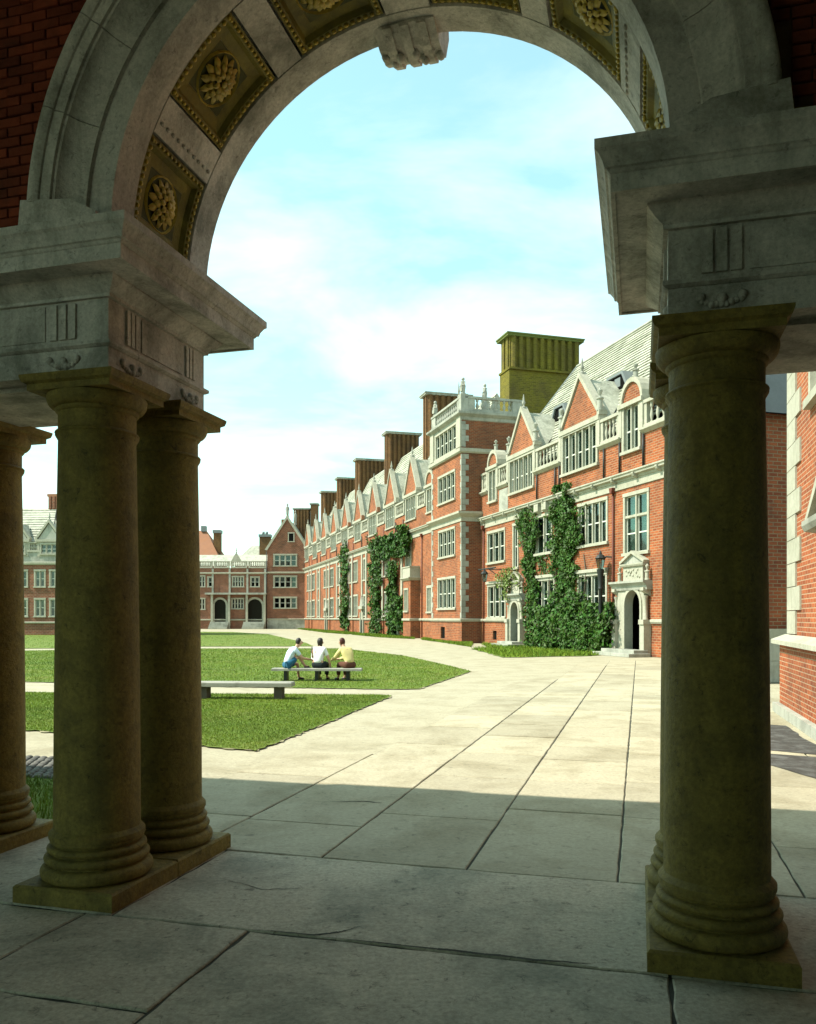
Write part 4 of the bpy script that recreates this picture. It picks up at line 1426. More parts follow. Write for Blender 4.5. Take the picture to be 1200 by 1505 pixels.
mb.wall(BX0, BX1, 10.1, 11.85, [w[:4] for w in bwin if w[2] > 9])
mb.wall(BX0, BX1, 9.2, 10.1)
mb.build('wall', 'brick', B)
mb = MB()
for w in bwin:
    if w[2] > 9:
        a, b = w[0] - .25, w[1] + .25
        mb.wall(a, b, 11.85, 13.55, [w[:4]])
        for q in (a, b):
            mb.add([(q, 0, 11.8), (q, -1.2, 11.8), (q, -1.2, 13.55), (q, 0, 13.55)], [(0, 1, 2, 3)])
mb.build('dormer_wall', 'trim', B)
MB().box(BX0, BX1, -1.4, -1.35, 0, 12.5).build('room_wall', 'room', B)
for w in bwin:
    window(B, *w[:4], w[4], rows=(w[5],), detail=2 if w[6] else 1, sur=.2)
cornice(B, BX0, BX1, 9.35, 10.12, 0, 'trim', .36)
band(B, BX0, BX1, 1.58, 1.82, 0, .14)
for k, g in enumerate(GS):
    gable(B, g - 2.3, g + 1.9, 13.6, 17.0, 0, back=3.6)
    a, b = g + 1.95, (g + 5.25 if k < 8 else BX1)
    balustrade(B, a + .1, b - .1, 11.9, 13.3, -.18, .02, 5 if k < 5 else 4, post=.28)
    for q in (g + 2.2, g + 5.0):
        pipe(B, q, .1 if k % 2 else 10.1, 11.5, m='pipe' if k % 2 else 'iron')
        MB().box(q - .25, q + .12, -.2, .14, 13.5, 14.0).build('kneeler', 'terracotta' if k in (1, 2, 3) and q > g + 3 else 'trim', B)
    # carved stone strip with niche between the windows
    MB().box(g + 2.45, g + 3.0, 0, .14, 1.8, 9.35).build('stone_strip', 'trim', B)
    if k >= 3:
        MB().box(g - 2.9, g - 2.35, 0, .12, 1.8, 9.35).build('stone_strip', 'trim', B)
round_gable(B, 32.8, 35.0, 13.6)
balustrade(B, 28.6, 32.6, 11.9, 13.3, -.18, .02, 6, post=.28)
balustrade(B, 35.2, 37.6, 11.9, 13.3, -.18, .02, 4, post=.28)
pipe(B, 28.95, .1, 13.2)
pipe(B, 32.2, .1, 9.2, head=True)
pipe(B, 36.0, .1, 9.2, head=True)
# projecting bay with a stone parapet
bay = MB()
bay.wall(36.9, 39.3, 0, 5.3, [(37.5, 38.9, 2.4, 4.6)], .9)
bay.add([(36.9, .9, 0), (36.9, 0, 0), (36.9, 0, 5.3), (36.9, .9, 5.3)], [(0, 1, 2, 3)])
bay.add([(39.3, .9, 0), (39.3, 0, 0), (39.3, 0, 5.3), (39.3, .9, 5.3)], [(0, 1, 2, 3)])
bay.build('bay', 'brick', B)
window(B, 37.5, 38.9, 2.4, 4.6, 2, .9)
MB().rings((36.9, 39.3, 0, .9), [(0, 5.3), (.05, 5.3), (.25, 5.5), (.25, 5.6), (.06, 5.62), (.06, 6.45), (.12, 6.5), (.12, 6.6)]).build('bay_parapet', 'trim', B)
MB().rings((36.9, 39.3, 0, .9), [(0, 1.58), (.12, 1.62), (.12, 1.8), (0, 1.82)]).build('string_course', 'trim', B)
portal(B, 30.6, .5, 2.2, 29.6, 31.6, 3.4, steps=1) if False else None
for g in (44.7, 60.0, 83.0):
    MB().prism([(g - .5, 0), (g + .5, 0), (g + .5, 2.3), (g + .3, 2.7), (g, 2.85), (g - .3, 2.7), (g - .5, 2.3)], 'y', -.05, .06).build('door', 'door_wood', B)
    MB().box(g - .8, g - .5, -.05, .2, 0, 2.5).build('door_jamb', 'trim', B)
    MB().box(g + .5, g + .8, -.05, .2, 0, 2.5).build('door_jamb', 'trim', B)
    MB().box(g - .95, g + .95, -.05, .34, 2.9, 3.25).build('door_hood', 'trim', B)
    MB().prism([(g - .8, 3.25), (g + .8, 3.25), (g, 4.5)], 'y', -.02, .22).build('door_pediment', 'trim_grey', B)
rf = MB()
roof_slope(rf, BX0, BX1, -.45, 12.6, -5.0, 21.2, 26, 2.0, 0)
rf.build('roof', 'slate', B)
rb = MB()
rb.add([(BX0, -9.5, 12.6), (BX1, -9.5, 12.6), (BX1, -5, 21.2), (BX0 + 2, -5, 21.2)], [(0, 1, 2, 3)])
rb.add([(BX0, -.45, 12.6), (BX0, -9.5, 12.6), (BX0 + 2, -5, 21.2)], [(0, 1, 2)])
rb.add([(BX0, -9.5, 0), (BX1, -9.5, 0), (BX1, -9.5, 12.6), (BX0, -9.5, 12.6)], [(0, 1, 2, 3)])
rb.build('roof_back', 'slate', B)
for (s, p0, p1, z1, m) in ((44.9, -7.9, -3.2, 24.9, 'brick_brown'), (60.8, -7.3, -3.2, 24.3, 'brick_brown'), (77.3, -7.4, -3.2, 24.1, 'brick_brown'),
                           (90.5, -7.0, -3.2, 23.6, 'brick_brown'), (101.0, -7.0, -2.6, 23.0, 'brick_brown')):
    chimney(B, s, p0, p1, 14, z1, 1.7, m, 7, z1 - 7)
# projecting transverse block close by on the right (its shaded end wall shows beyond the right-hand column)
E_ = FAC.thing('brick_end_block', (-15.1, 0), 'shaded plain brick end wall with grey stone base beyond right column', 'building', 'buildings of the quadrangle')
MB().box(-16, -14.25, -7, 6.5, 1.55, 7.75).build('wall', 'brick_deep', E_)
MB().box(-16.12, -14.2, -7, 6.6, 0, 1.28).build('stone_base', 'trim_grey', E_)
for k in range(12):
    MB().box(-16.14, -16.121, -6.9 + k * 1.12, -6.9 + k * 1.12 + 1.1, .62 * (k % 2) * 0 + .02, .62).build('base_stone', 'trim_grey', E_)
    MB().box(-16.14, -16.121, -6.4 + k * 1.12, -6.4 + k * 1.12 + 1.1, .64, 1.26).build('base_stone', 'trim_grey', E_)
MB().box(-16.2, -14.2, -7, 6.68, 1.28, 1.55).build('base_cap', 'trim', E_)
rf = MB()
rf.add([(-16.3, -7, 7.7), (-16.3, 6.8, 7.7), (-14.9, 6.3, 11.2), (-14.9, -7, 11.2)], [(0, 1, 2, 3)])
rf.add([(-14.0, -7, 7.7), (-14.0, 6.8, 7.7), (-14.9, 6.3, 11.2), (-14.9, -7, 11.2)], [(3, 2, 1, 0)])
rf.add([(-16.3, 6.8, 7.7), (-14.0, 6.8, 7.7), (-14.9, 6.3, 11.2)], [(0, 1, 2)])
rf.build('roof', 'slate_dark', E_)

# ================================================================== wing close on the right
G = ARC.thing('brick_side_wing', (4.5, 14), 'sunlit orange brick wing with stone quoins beside the right-hand column', 'building', 'buildings of the quadrangle')
# local frame of the arcade: the wing's face looks towards -u; model it in its own turned frame
GF = Frame(ARC.w(2.86, 17.9), -TH + math.pi / 2 + math.pi / 2 * 0)      # x along +v, y along -u
bpy.data.objects.remove(G)
G = GF.thing('brick_side_wing', (-4, -2), 'sunlit orange brick wing with stone quoins beside the right-hand column', 'building', 'buildings of the quadrangle')
gw = [(-4.4, -2.2, 5.5, 8.2, 2)]
MB().wall(-9, 0, 1.5, 9.5, [w[:4] for w in gw] + [(-6.2, -4.1, 1.6, 3.2)], 0).build('wall', 'brick_near', G)
MB().wall(-9, .1, .18, 1.36, (), .16).build('plinth_wall', 'brick_near', G)
MB().box(-9, .22, -.1, .28, 0, .18).build('footing', 'trim_grey', G)
MB().extr([(-.1, 1.36), (.30, 1.36), (.30, 1.44), (.04, 1.54), (-.1, 1.54)], -9, .26).build('water_table', 'trim', G)
MB().box(-9, -.01, -6, -.26, 0, 9.5).build('core', 'brick_near', G)
MB().add([(.0, 0, 1.5), (.0, -6, 1.5), (.0, -6, 9.5), (.0, 0, 9.5)], [(0, 1, 2, 3)]).build('end_wall', 'brick_near', G)
MB().add([(.1, .16, .1), (.1, -6, .1), (.1, -6, 1.4), (.1, .16, 1.4)], [(0, 1, 2, 3)]).build('plinth_end', 'brick_near', G)
for w in gw:
    window(G, *w[:4], w[4], curtain=1.)
MB().box(-6.2, -4.1, -.24, -.2, 1.6, 3.2).build('recess', 'brick_deep', G)
k, z = 0, 1.56
while z < 9.3:
    L = 1.3 if k % 2 else .85
    MB().box(-L, .05, -.3, .035, z, z + .44).build('quoin', 'trim', G)
    z += .455
    k += 1
MB().extr([(-.1, 3.15), (.36, 3.22), (.40, 3.30), (.40, 3.38), (-.1, 3.38)], -6.8, -3.6).build('hood_cornice', 'trim_grey', G)
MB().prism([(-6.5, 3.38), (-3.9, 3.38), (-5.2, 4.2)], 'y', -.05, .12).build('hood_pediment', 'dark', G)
for sx in (-1, 1):
    MB().prism([(-5.2 + sx * 1.4, 3.38), (-5.2, 4.2), (-5.2, 4.38), (-5.2 + sx * 1.6, 3.38)], 'y', -.05, .36).build('hood_moulding', 'trim', G)

# ================================================================== distant frontal buildings
FB = Frame((-18, 140, 0), math.pi)        # local x runs to the left, y towards us


def fx(px, Z=140., x0=-18.):
    return x0 - (px - 600) / 1225 * Z


D = FB.thing('gabled_brick_block', (2, -4), 'far red brick block with one steep gable and rows of windows', 'building', 'buildings of the quadrangle')
gx0, gx1 = fx(452), fx(393)
rows = [(3.5, 5.3), (7.0, 8.85), (10.6, 12.5)]
wx0, wx1 = fx(437), fx(402)
dops = [(wx0, wx1, a - .1, b + .1) for a, b in rows]
MB().wall(gx0, gx1, 0, 13.2, dops).build('wall', 'brick_far', D)
MB().box(gx0 + .1, gx1 - .1, -9, -1.2, 0, 13.2).build('core', 'room', D)
MB().add([(gx1, 0, 0), (gx1, -9, 0), (gx1, -9, 13.2), (gx1, 0, 13.2)], [(3, 2, 1, 0)]).build('side_wall', 'brick_far', D)
for o_ in dops:
    window(D, *o_, 4, sur=.2, mul=.16, detail=1)
xm = (gx0 + gx1) / 2
MB().prism([(gx0, 13.2), (gx1, 13.2), (xm, 18.5)], 'y', -.3, 0).build('gable_wall', 'brick_far', D)
for sx, xe in ((-1, gx0), (1, gx1)):
    MB().prism([(xe, 13.2), (xm, 18.5), (xm, 19.1), (xe + sx * .4, 13.3)], 'y', -.5, .2).build('coping', 'trim', D)
window(D, xm - 1.2, xm - .1, 14.6, 16.2, 1, 0.0, detail=1)
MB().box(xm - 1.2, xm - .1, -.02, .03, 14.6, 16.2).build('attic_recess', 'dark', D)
MB().prism([(gx0, 13.2), (gx1, 13.2), (xm, 18.6)], 'y', -14, -.5).build('roof', 'slate', D)
band(D, gx0, gx1, 9.3, 9.6, 0, .2)
band(D, gx0, gx1, 1.5, 1.75, 0, .2)
MB().box(gx0, gx1, -.02, .1, 0, 1.5).build('stone_base', 'trim_grey', D)
place('statue', stat_me, D, (xm, -.2, 18.8), scale=(1.1, 1.1, 1.5))
place('statue', stat_me, D, (xm - 1.2, -1.2, 17.6), scale=(1.0, 1.0, 1.6))
MB().box(fx(418), fx(407), -8, -5, 13, 19.0).build('chimney', 'brick_brown', D)
for (xa, xb, zt2) in ((-.2, 2.6, 21.6), (-1.7, -.45, 22.5)):
    c_ = MB().box(xa, xb, -12, -10, 12, zt2).build('chimney', 'brick_brown', D)
    MB().rings((xa, xb, -12, -10), [(.0, zt2 - .3), (.18, zt2 - .2), (.18, zt2 + .02)]).build('chimney_cap', 'trim_grey', c_)
    for k in range(5):
        x_ = xa + (xb - xa) * (k + .5) / 5
        MB().box(x_ - .12, x_ + .12, -10, -9.86, 16, zt2 - .3).build('chimney_rib', 'brick_brown', c_)
pipe(D, gx1 + .1, .1, 13, .1, m='iron')

Lw = FB.thing('low_brick_range', (12, -3), 'far two-storey brick range with balustraded roof and arched doorways', 'building', 'buildings of the quadrangle')
lx0, lx1 = gx1 + .02, fx(255)
lw2 = [(fx(314), fx(305), 7.0, 8.8, 1), (fx(359), fx(341), 7.0, 8.9, 4), (fx(382), fx(368), 7.0, 8.8, 2), (fx(302), fx(288), 7.0, 9.0, 3), (fx(280), fx(262), 7.0, 9.0, 3)]
lw1 = [(fx(359), fx(340), 3.3, 5.2, 4), (fx(302), fx(288), 3.2, 5.2, 3), (fx(280), fx(262), 3.2, 5.2, 3)]
arches = [(fx(324), .95, 4.0), (fx(375), 1.2, 3.8)]
aop = [(c - h, c + h, 1.2, zs + .05) for c, h, zs in arches]
MB().wall(lx0, lx1, 0, 10.2, [w[:4] for w in lw2 + lw1] + aop).build('wall', 'brick_far', Lw)
MB().box(lx0, lx1, -8, -1.2, 0, 10.1).build('core', 'room', Lw)
for w in lw2 + lw1:
    window(Lw, *w[:4], w[4], sur=.18, mul=.14, detail=1)
for c, h, zs in arches:
    mb = MB()
    n = 10
    i_ = [(c + h * math.cos(math.pi * k / n), zs + h * math.sin(math.pi * k / n)) for k in range(n + 1)]
    o_ = [(c + (h + .35) * math.cos(math.pi * k / n), zs + (h + .35) * math.sin(math.pi * k / n)) for k in range(n + 1)]
    for k in range(n):
        mb.prism([i_[k], o_[k], o_[k + 1], i_[k + 1]], 'y', -.05, .18)
    mb.box(c - h - .35, c - h, -.05, .18, 1.2, zs)
    mb.box(c + h, c + h + .35, -.05, .18, 1.2, zs)
    a_ = mb.build('door_arch', 'trim', Lw)
    MB().prism([(c - h, 1.2), (c + h, 1.2), (c + h, zs)] + i_[1:-1] + [(c - h, zs)], 'y', -.15, .02).build('door', 'door_wood', a_)
    for k in range(4):
        MB().box(c - h - .6, c + h + .6, 0.05, 2.2 - k * .45, k * .3 + (.001 if k else 0), (k + 1) * .3).build('step', 'trim_grey', a_)
MB().box(lx0, fx(314) + 1.2, -.1, 1.1, 5.75, 6.05).build('porch_roof', 'trim_grey', Lw)
for px in (390, 364, 338, 313):
    MB().box(fx(px) - .18, fx(px) + .18, .4, .75, 0, 5.75).build('porch_post', 'trim', Lw)
    MB().box(fx(px) - .16, fx(px) + .16, .0, .16, 6.05, 10.1).build('pilaster', 'trim_grey', Lw)
band(Lw, lx0, lx1, 9.2, 9.5, 0, .25)
band(Lw, lx0, lx1, 1.4, 1.65, 0, .2)
for a, b in zip((393, 364, 338, 313, 290), (365, 339, 314, 291, 262)):
    balustrade(Lw, fx(a) + .05, fx(b) - .05, 10.2, 11.4, -.2, .05, 7, m='trim', post=.3, r=1.1)
MB().prism([(fx(355), 11.4), (fx(340), 11.4), (fx(347.5), 12.9)], 'y', -.2, .05).build('gablet', 'trim', Lw)
place('finial', fin_me, Lw, (fx(347.5), 0, 12.8))
MB().add([(lx0, -.5, 10.6), (lx1, -.5, 10.6), (lx1, -5, 12.8), (lx0, -5, 12.8)], [(3, 2, 1, 0)]).build('roof', 'slate', Lw)

# roofs and stacks seen over the low range
OR = FB.thing('orange_tiled_house', (22, -20), 'orange tiled hipped roof over brick walls behind the low range', 'house')
ox0, ox1 = fx(321, 160, -18), fx(262, 160, -18)
MB().box(ox0, ox1, -28, -20, 0, 13.4).build('wall', 'brick_far', OR)
MB().add([(ox0 - .3, -19.6, 13.3), (ox1 + .3, -19.6, 13.3), (ox1 - 3, -24, 19.0), (ox0 + 3.2, -24, 19.0)], [(3, 2, 1, 0)]).add(
    [(ox0 - .3, -19.6, 13.3), (ox0 - .3, -28.4, 13.3), (ox0 + 3.2, -24, 19.0)], [(0, 1, 2)]).build('roof', 'terracotta', OR)
MB().box(fx(321, 160), fx(311, 160), -23, -21.6, 12, 18.6).build('chimney', 'brick_brown', OR)
MB().box(fx(322, 160), fx(310, 160), -23.2, -21.4, 18.3, 18.9).build('chimney_cap', 'lead', OR)
MB().box(fx(296, 160), fx(289, 160), -24.6, -23.4, 18.8, 19.9).build('chimney_pot', 'lead', OR)
PH = FB.thing('pale_roofed_house', (10, -22), 'pale hipped slate roof with brick chimney behind the low range', 'house')
px0, px1 = fx(398, 162), fx(345, 162)
MB().box(px0, px1, -30, -22, 0, 12.6).build('wall', 'brick_far', PH)
MB().add([(px0, -21.8, 12.5), (px1 + .3, -21.8, 12.5), (px1 - 2.6, -26, 16.2), (px0, -26, 16.2)], [(3, 2, 1, 0)]).add(
    [(px1 + .3, -21.8, 12.5), (px1 + .3, -30, 12.5), (px1 - 2.6, -26, 16.2)], [(0, 1, 2)]).build('roof', 'slate', PH)
MB().box(fx(396, 162), fx(380, 162), -24.5, -23, 13, 18.0).build('chimney', 'brick_brown', PH)
MB().box(fx(397, 162), fx(379, 162), -24.7, -22.8, 17.7, 18.2).build('chimney_cap', 'lead', PH)
for k in (0, 1):
    MB().lathe([(.3, 0), (.25, .6)], 10, (fx(390 - k * 5, 162), -23.8, 18.2)).build('chimney_pot', 'lead', PH, True)

# left-hand range seen between the columns
LB = Frame((-36, 90, 0), math.pi - R(4))
L = LB.thing('brick_range_with_dormers', (2, -3), 'brick range with pale roof, gabled dormer and chimney, seen between the columns', 'building', 'buildings of the quadrangle')


def gx(px):
    return -36 - (px - 600) / 1225 * 90


cols = [gx(80), gx(57), gx(30), gx(105), gx(130)]
lops = []
for c in cols:
    lops += [(c - .65, c + .65, 1.95, 4.0, 1 if c == cols[2] else 2), (c - .65, c + .65, 5.15, 7.1, 2)]
MB().wall(-9, 12, 0, 7.75, [o_[:4] for o_ in lops]).build('wall', 'brick_far', L)
MB().box(-9, 12, -7, -1.2, 0, 9.9).build('core', 'room', L)
for o_ in lops:
    window(L, *o_[:4], o_[4], sur=.17, detail=2)
MB().prism([(0, 0), (-9.6, 0), (-9.6, 9.6), (-5, 14.35), (-.3, 9.6), (0, 9.0)], 'x', -9.25, -9.0).build('end_wall', 'brick_far', L)
MB().wall(-9, 12, 7.9, 9.0, (), .0).build('frieze', 'trim_grey', L)
band(L, -9, 12, 7.6, 7.95, 0, .2)
band(L, -9, 12, 1.25, 1.45, 0, .15)
for c in (gx(71), gx(126), gx(22)):
    MB().wall(c - 1.3, c + 1.3, 8.5, 10.2, [(c - 1., c + 1., 8.7, 9.95)], .05).build('dormer_wall', 'trim', L)
    window(L, c - 1., c + 1., 8.7, 9.95, 3, .05, detail=1)
    gable(L, c - 1.35, c + 1.35, 10.25, 12.2, .05, 'trim_grey', 2.5)
for a, b in ((gx(60), gx(38)), (gx(112), gx(83))):
    balustrade(L, a, b, 9.0, 10.1, -.2, .03, 5)
rf = MB()
roof_slope(rf, -9, 12, -.3, 9.6, -5, 14.4, 16)
rf.build('roof', 'slate', L)
MB().add([(-9, -9.7, 9.6), (12, -9.7, 9.6), (12, -5, 14.4), (-9, -5, 14.4)], [(0, 1, 2, 3)]).build('roof_back', 'slate', L)
MB().box(gx(84), gx(36), -6, -4.8, 12.5, 15.7).build('chimney', 'brick_far', L)
MB().box(gx(84) - .1, gx(36) + .1, -6.1, -4.7, 15.7, 16.0).build('chimney_cap', 'terracotta', L)
for k in range(8):
    x = gx(84) + (gx(36) - gx(84)) * (k + .5) / 8
    MB().box(x - .13, x + .13, -4.8, -4.68, 14.3, 15.7).build('chimney_rib', 'brick_far', L)
MB().tube([(gx(59), -2.9, 12.4), (gx(59), -3.4, 14.0), (gx(59), -3.4, 10.5)], .08, 6).build('stove_pipe', 'iron', L)
MB().lathe([(.55, 0), (.5, 1.4), (.6, 1.5), (.35, 2.1), (.05, 2.3)], 10, (gx(65), -7, 15.5)).build('cupola', 'moss_green', L)

# ================================================================== ivy
def leaves(parent, regs, name='foliage', m='ivy', size=.15):
    """regions (s0,s1,z0,z1,thick,count,raggedness): leaf quads standing off the wall"""
    Vs = []
    for (s0, s1, z0, z1, th, n, y0) in regs:
        c = rng.random((n, 2))
        nm = int(max(3, (s1 - s0) * (z1 - z0) * .9))
        cl = rng.random((nm, 2))
        pick = rng.integers(0, nm, n)
        mixp = rng.random(n) < .55
        sp = np.array([.55 / max(s1 - s0, .3), .55 / max(z1 - z0, .3)])
        c[mixp] = np.clip(cl[pick[mixp]] + rng.normal(0, 1, (mixp.sum(), 2)) * sp * .7, -.06, 1.06)
        z = z0 + (z1 - z0) * c[:, 1]
        wd = .80 + .20 * np.sin(z * 1.3 + s0 * 2) + .16 * np.sin(z * 3.7 + s1) + .10 * np.sin(z * 8.3)
        c0 = .5 + (c[:, 0] - .5) * (wd if s1 - s0 < 6 else 1.)
        stray = rng.random(n) < .06
        c0[stray] += rng.normal(0, .3, stray.sum()) / (s1 - s0)
        s = s0 + (s1 - s0) * c0
        s += .18 * np.sin(z * 1.7 + s0) + .1 * np.sin(z * 4.1)
        bulge = .45 + .55 * np.sin(s * 2.3 + 1.3 * np.sin(z * 1.9)) * np.sin(z * 2.1 + s)
        y = y0 + th * (rng.random(n) ** .6) * np.clip(bulge + .45, .25, 1.2)
        ok = z > .03
        s, y, z = s[ok], y[ok], z[ok]
        k = len(s)
        L = size * rng.uniform(.45, 1.5, k)
        ax = rng.normal(0, 1, (k, 3)) * [.8, .5, .8] + [0, .25, -.55]
        ax /= np.linalg.norm(ax, axis=1)[:, None]
        nn = rng.normal(0, .55, (k, 3)) + [0, 1, .45]
        sd = np.cross(ax, nn)
        sd /= np.linalg.norm(sd, axis=1)[:, None] + 1e-9
        p = np.stack([s, y, z], 1)
        q = np.zeros((k, 4, 3))
        q[:, 0] = p - ax * L[:, None] * .55
        q[:, 1] = p + sd * L[:, None] * .42 - ax * L[:, None] * .1
        q[:, 2] = p + ax * L[:, None] * .6
        q[:, 3] = p - sd * L[:, None] * .42 - ax * L[:, None] * .1
        Vs.append(q.reshape(-1, 3))
    o = tris(name, np.vstack(Vs), 4, m, None, parent)
    o.location = OFF[parent.name]['off']
    return o


def ivy(base, label, regs, stems, name='wall_ivy', m='ivy', size=.15):
    t = FAC.thing(name, base, label, 'plant', 'ivy on the brick walls')
    leaves(t, regs, m=m, size=size)
    for st in stems:
        MB().tube(st, [.06 - .035 * i / max(1, len(st) - 1) for i in range(len(st))], 6).build('stem', 'bark', t, True)
    return t


ivy((8.0, .3), 'broad column of dark ivy climbing to the cornice between two windows', [
    (5.7, 9.7, 1.8, 6.4, .36, 5600, .02), (6.0, 9.4, 6.0, 8.9, .36, 4000, .02), (6.7, 9.2, 8.5, 9.5, .45, 900, .05), (5.2, 10.3, 2.2, 8.4, .14, 900, .02), (9.3, 11.9, 4.4, 5.6, .12, 260, .02)],
    [[(7.9, .12, 0), (7.7, .1, 3), (7.3, .1, 6), (7.0, .1, 9)], [(8.4, .12, 0), (8.9, .1, 4), (8.7, .1, 8.5)], [(9.6, .06, 2.4), (9.9, .05, 4.4), (10.9, .05, 5.2)], [(5.6, .06, 2.2), (5.3, .05, 4.4), (5.6, .05, 5.4)]])
ivy((12.5, .3), 'narrow ivy column hanging beside the small pedimented door', [
    (11.3, 13.2, 2.0, 5.4, .34, 2400, .03), (11.4, 13.7, 5.0, 8.9, .32, 2800, .03), (13.2, 14.8, 6.6, 8.6, .16, 350, .03), (10.9, 14.0, 3.5, 8.3, .10, 350, .02)],
    [[(12.3, .12, 0), (12.5, .1, 3), (12.2, .1, 6), (12.6, .1, 8.8)], [(13.2, .05, 5.5), (14.0, .05, 6.9), (14.5, .05, 8.2)]])
ivy((16.3, .3), 'pale green creeper over the pediment of the small door', [(13.9, 17.2, 4.0, 5.1, .4, 420, .15), (15.0, 15.9, 3.2, 4.6, .4, 220, .2)], [[(14.0, .2, 3.9), (15.5, .3, 4.7), (17.0, .2, 4.9)]], m='ivy_pale')
hd = FAC.thing('leafy_hedge', (8, .9), 'dark leafy hedge at the foot of the brick wall below the ivy', 'hedge')
leaves(hd, [(2.2, 11.6, 0, 2.2, .9, 9500, .05), (2.3, 11.4, 1.6, 2.55, .8, 4200, .05), (2.3, 11.5, .05, 1.9, .25, 4000, .75), (4.5, 9, 2.2, 2.9, .6, 900, .05)], size=.16)
for k in range(12):
    s = 2.6 + k * .75
    MB().tube([(s, .5, 0), (s + .1, .55, .8), (s - .15, .4, 2.1)], [.05, .035, .015], 6).build('stem', 'bark', hd, True)
ivy((54, .3), 'thick ivy column on the long wing left of the arching ivy', [(50.3, 55.3, 0, 10.4, .6, 4200, .05)], [[(53, .1, 0), (52.6, .1, 5), (52.8, .1, 10)]], size=.24)
ivy((44.5, .3), 'ivy arching over the stone bay and running down beside it', [
    (43.3, 47.3, 0, 7.6, .7, 3800, .05), (39.2, 50.2, 7.9, 10.3, .8, 4200, .1), (39.0, 43.0, 9.2, 10.6, .8, 1300, .1), (40.9, 43.6, .6, 3.8, .9, 1100, .1)],
    [[(45, .1, 0), (45.2, .1, 5), (44.6, .1, 8.6), (41, .2, 9.8)]], size=.24)
ivy((69.5, .3), 'narrow ivy column far along the long wing', [(66.8, 71.8, .6, 11.0, .5, 2600, .05)], [[(69, .1, 0), (69.3, .1, 5), (69, .1, 10)]], size=.3)
ivy((30.6, .4), 'thin pale ivy on the niche beside the brick tower', [(30.0, 31.2, 1.6, 6.6, .3, 420, .1)], [[(30.6, .1, 0), (30.7, .1, 3), (30.6, .1, 6)]], m='ivy_pale', size=.2)


# ================================================================== lamps
def lantern(parent, c, s=1.):
    x, y, z = c
    cage = MB()
    for a in range(4):
        t0 = math.pi / 4 + a * math.pi / 2
        cage.tube([(x + .13 * s * math.cos(t0), y + .13 * s * math.sin(t0), z), (x + .24 * s * math.cos(t0), y + .24 * s * math.sin(t0), z + .55 * s)], .016 * s, 6)
    for r, zz in ((.13, 0), (.24, .55)):
        q = [(x + r * s * math.cos(math.pi / 4 + k * math.pi / 2), y + r * s * math.sin(math.pi / 4 + k * math.pi / 2), z + zz * s) for k in range(5)]
        cage.tube(q, .018 * s, 6)
    l = cage.build('lantern', 'iron', parent)
    for a in range(4):
        t0, t1 = math.pi / 4 + a * math.pi / 2, math.pi / 4 + (a + 1) * math.pi / 2
        q = [(x + r * s * math.cos(t), y + r * s * math.sin(t), z + zz * s) for r, zz, t in ((.13, 0, t0), (.13, 0, t1), (.24, .55, t1), (.24, .55, t0))]
        MB().add(q, [(0, 1, 2, 3)]).build('pane', 'glass', l)
    MB().lathe([(.27 * s, .55 * s), (.30 * s, .58 * s), (.2 * s, .72 * s), (.08 * s, .80 * s), (.07 * s, .88 * s), (.02 * s, .98 * s)], 8, (x, y, z)).build('lantern_cap', 'iron', l)
    MB().lathe([(.05 * s, 0), (.05 * s, .12 * s), (.03 * s, .2 * s), (.01, .34 * s)], 8, (x, y, z)).build('burner', 'curtain', l)
    return l


lp = FAC.thing('lamp_post', (2.9, .5), 'black iron lamp post behind the hedge beside the large stone doorway', 'lamp')
MB().lathe([(.2, 0), (.2, .12), (.13, .2), (.12, .9), (.15, .96), (.11, 1.05), (.10, 3.3), (.15, 3.4), (.11, 3.5), (.14, 4.0), (.2, 4.4)], 12, (2.9, .5, 0)).build('post', 'iron', lp, True, 40)
lantern(lp, (2.9, .5, 4.40), 1.0)
MB().tube([(2.9, .5, 5.0), (2.6, .3, 5.05), (2.38, .1, 5.0)], .04, 6).build('wall_tie', 'iron', lp)
wl = FAC.thing('bracket_lamp', (18.4, .9, 4.4), 'black lantern hanging from an iron wall bracket near the small door', 'lamp')
MB().tube([(17.4, .0, 5.2), (17.9, .5, 5.25), (18.4, .9, 5.3)], .05, 6).build('bracket', 'iron', wl)
MB().tube([(17.4, .0, 4.6), (17.7, .35, 4.9), (18.1, .7, 5.25)], .03, 6).build('brace', 'iron', wl)
MB().tube([(19.6, .9, 5.28), (16.4, .9, 5.28)], .05, 6).build('cross_bar', 'iron', wl)
lantern(wl, (18.4, .9, 4.4), .95)

# ================================================================== benches
def bench(name, loc, rz, length, wid, seat, legs, label, slab_t=.09, lm='bench_leg'):
    f = Frame(loc, rz)
    t = f.thing(name, (0, 0), label, 'bench')
    n = 1
    mb = MB()
    # plank edges slightly rounded
    h = length / 2
    mb.cbox(-h, h, -wid / 2, wid / 2, seat - slab_t, seat, .018)
    mb.build('seat', 'bench', t)
    for x in legs:
        MB().cbox(x - (.09 if lm != 'iron' else .05), x + (.09 if lm != 'iron' else .05), -wid / 2 + .06, wid / 2 - .06, 0, seat - slab_t, .004).build('leg', lm, t)
    return t


bench('stone_bench', (-3.88, 19.15, 0), R(-3), 2.5, .46, .40, (-.80, .93), 'empty stone bench on near lawn with two block legs', .10)
t = bench('slab_bench', (-2.68, 24.6, 0), R(-2), 2.66, .42, .385, (-.92, .0, .92), 'long low bench with three people sitting on it', .075, 'iron')


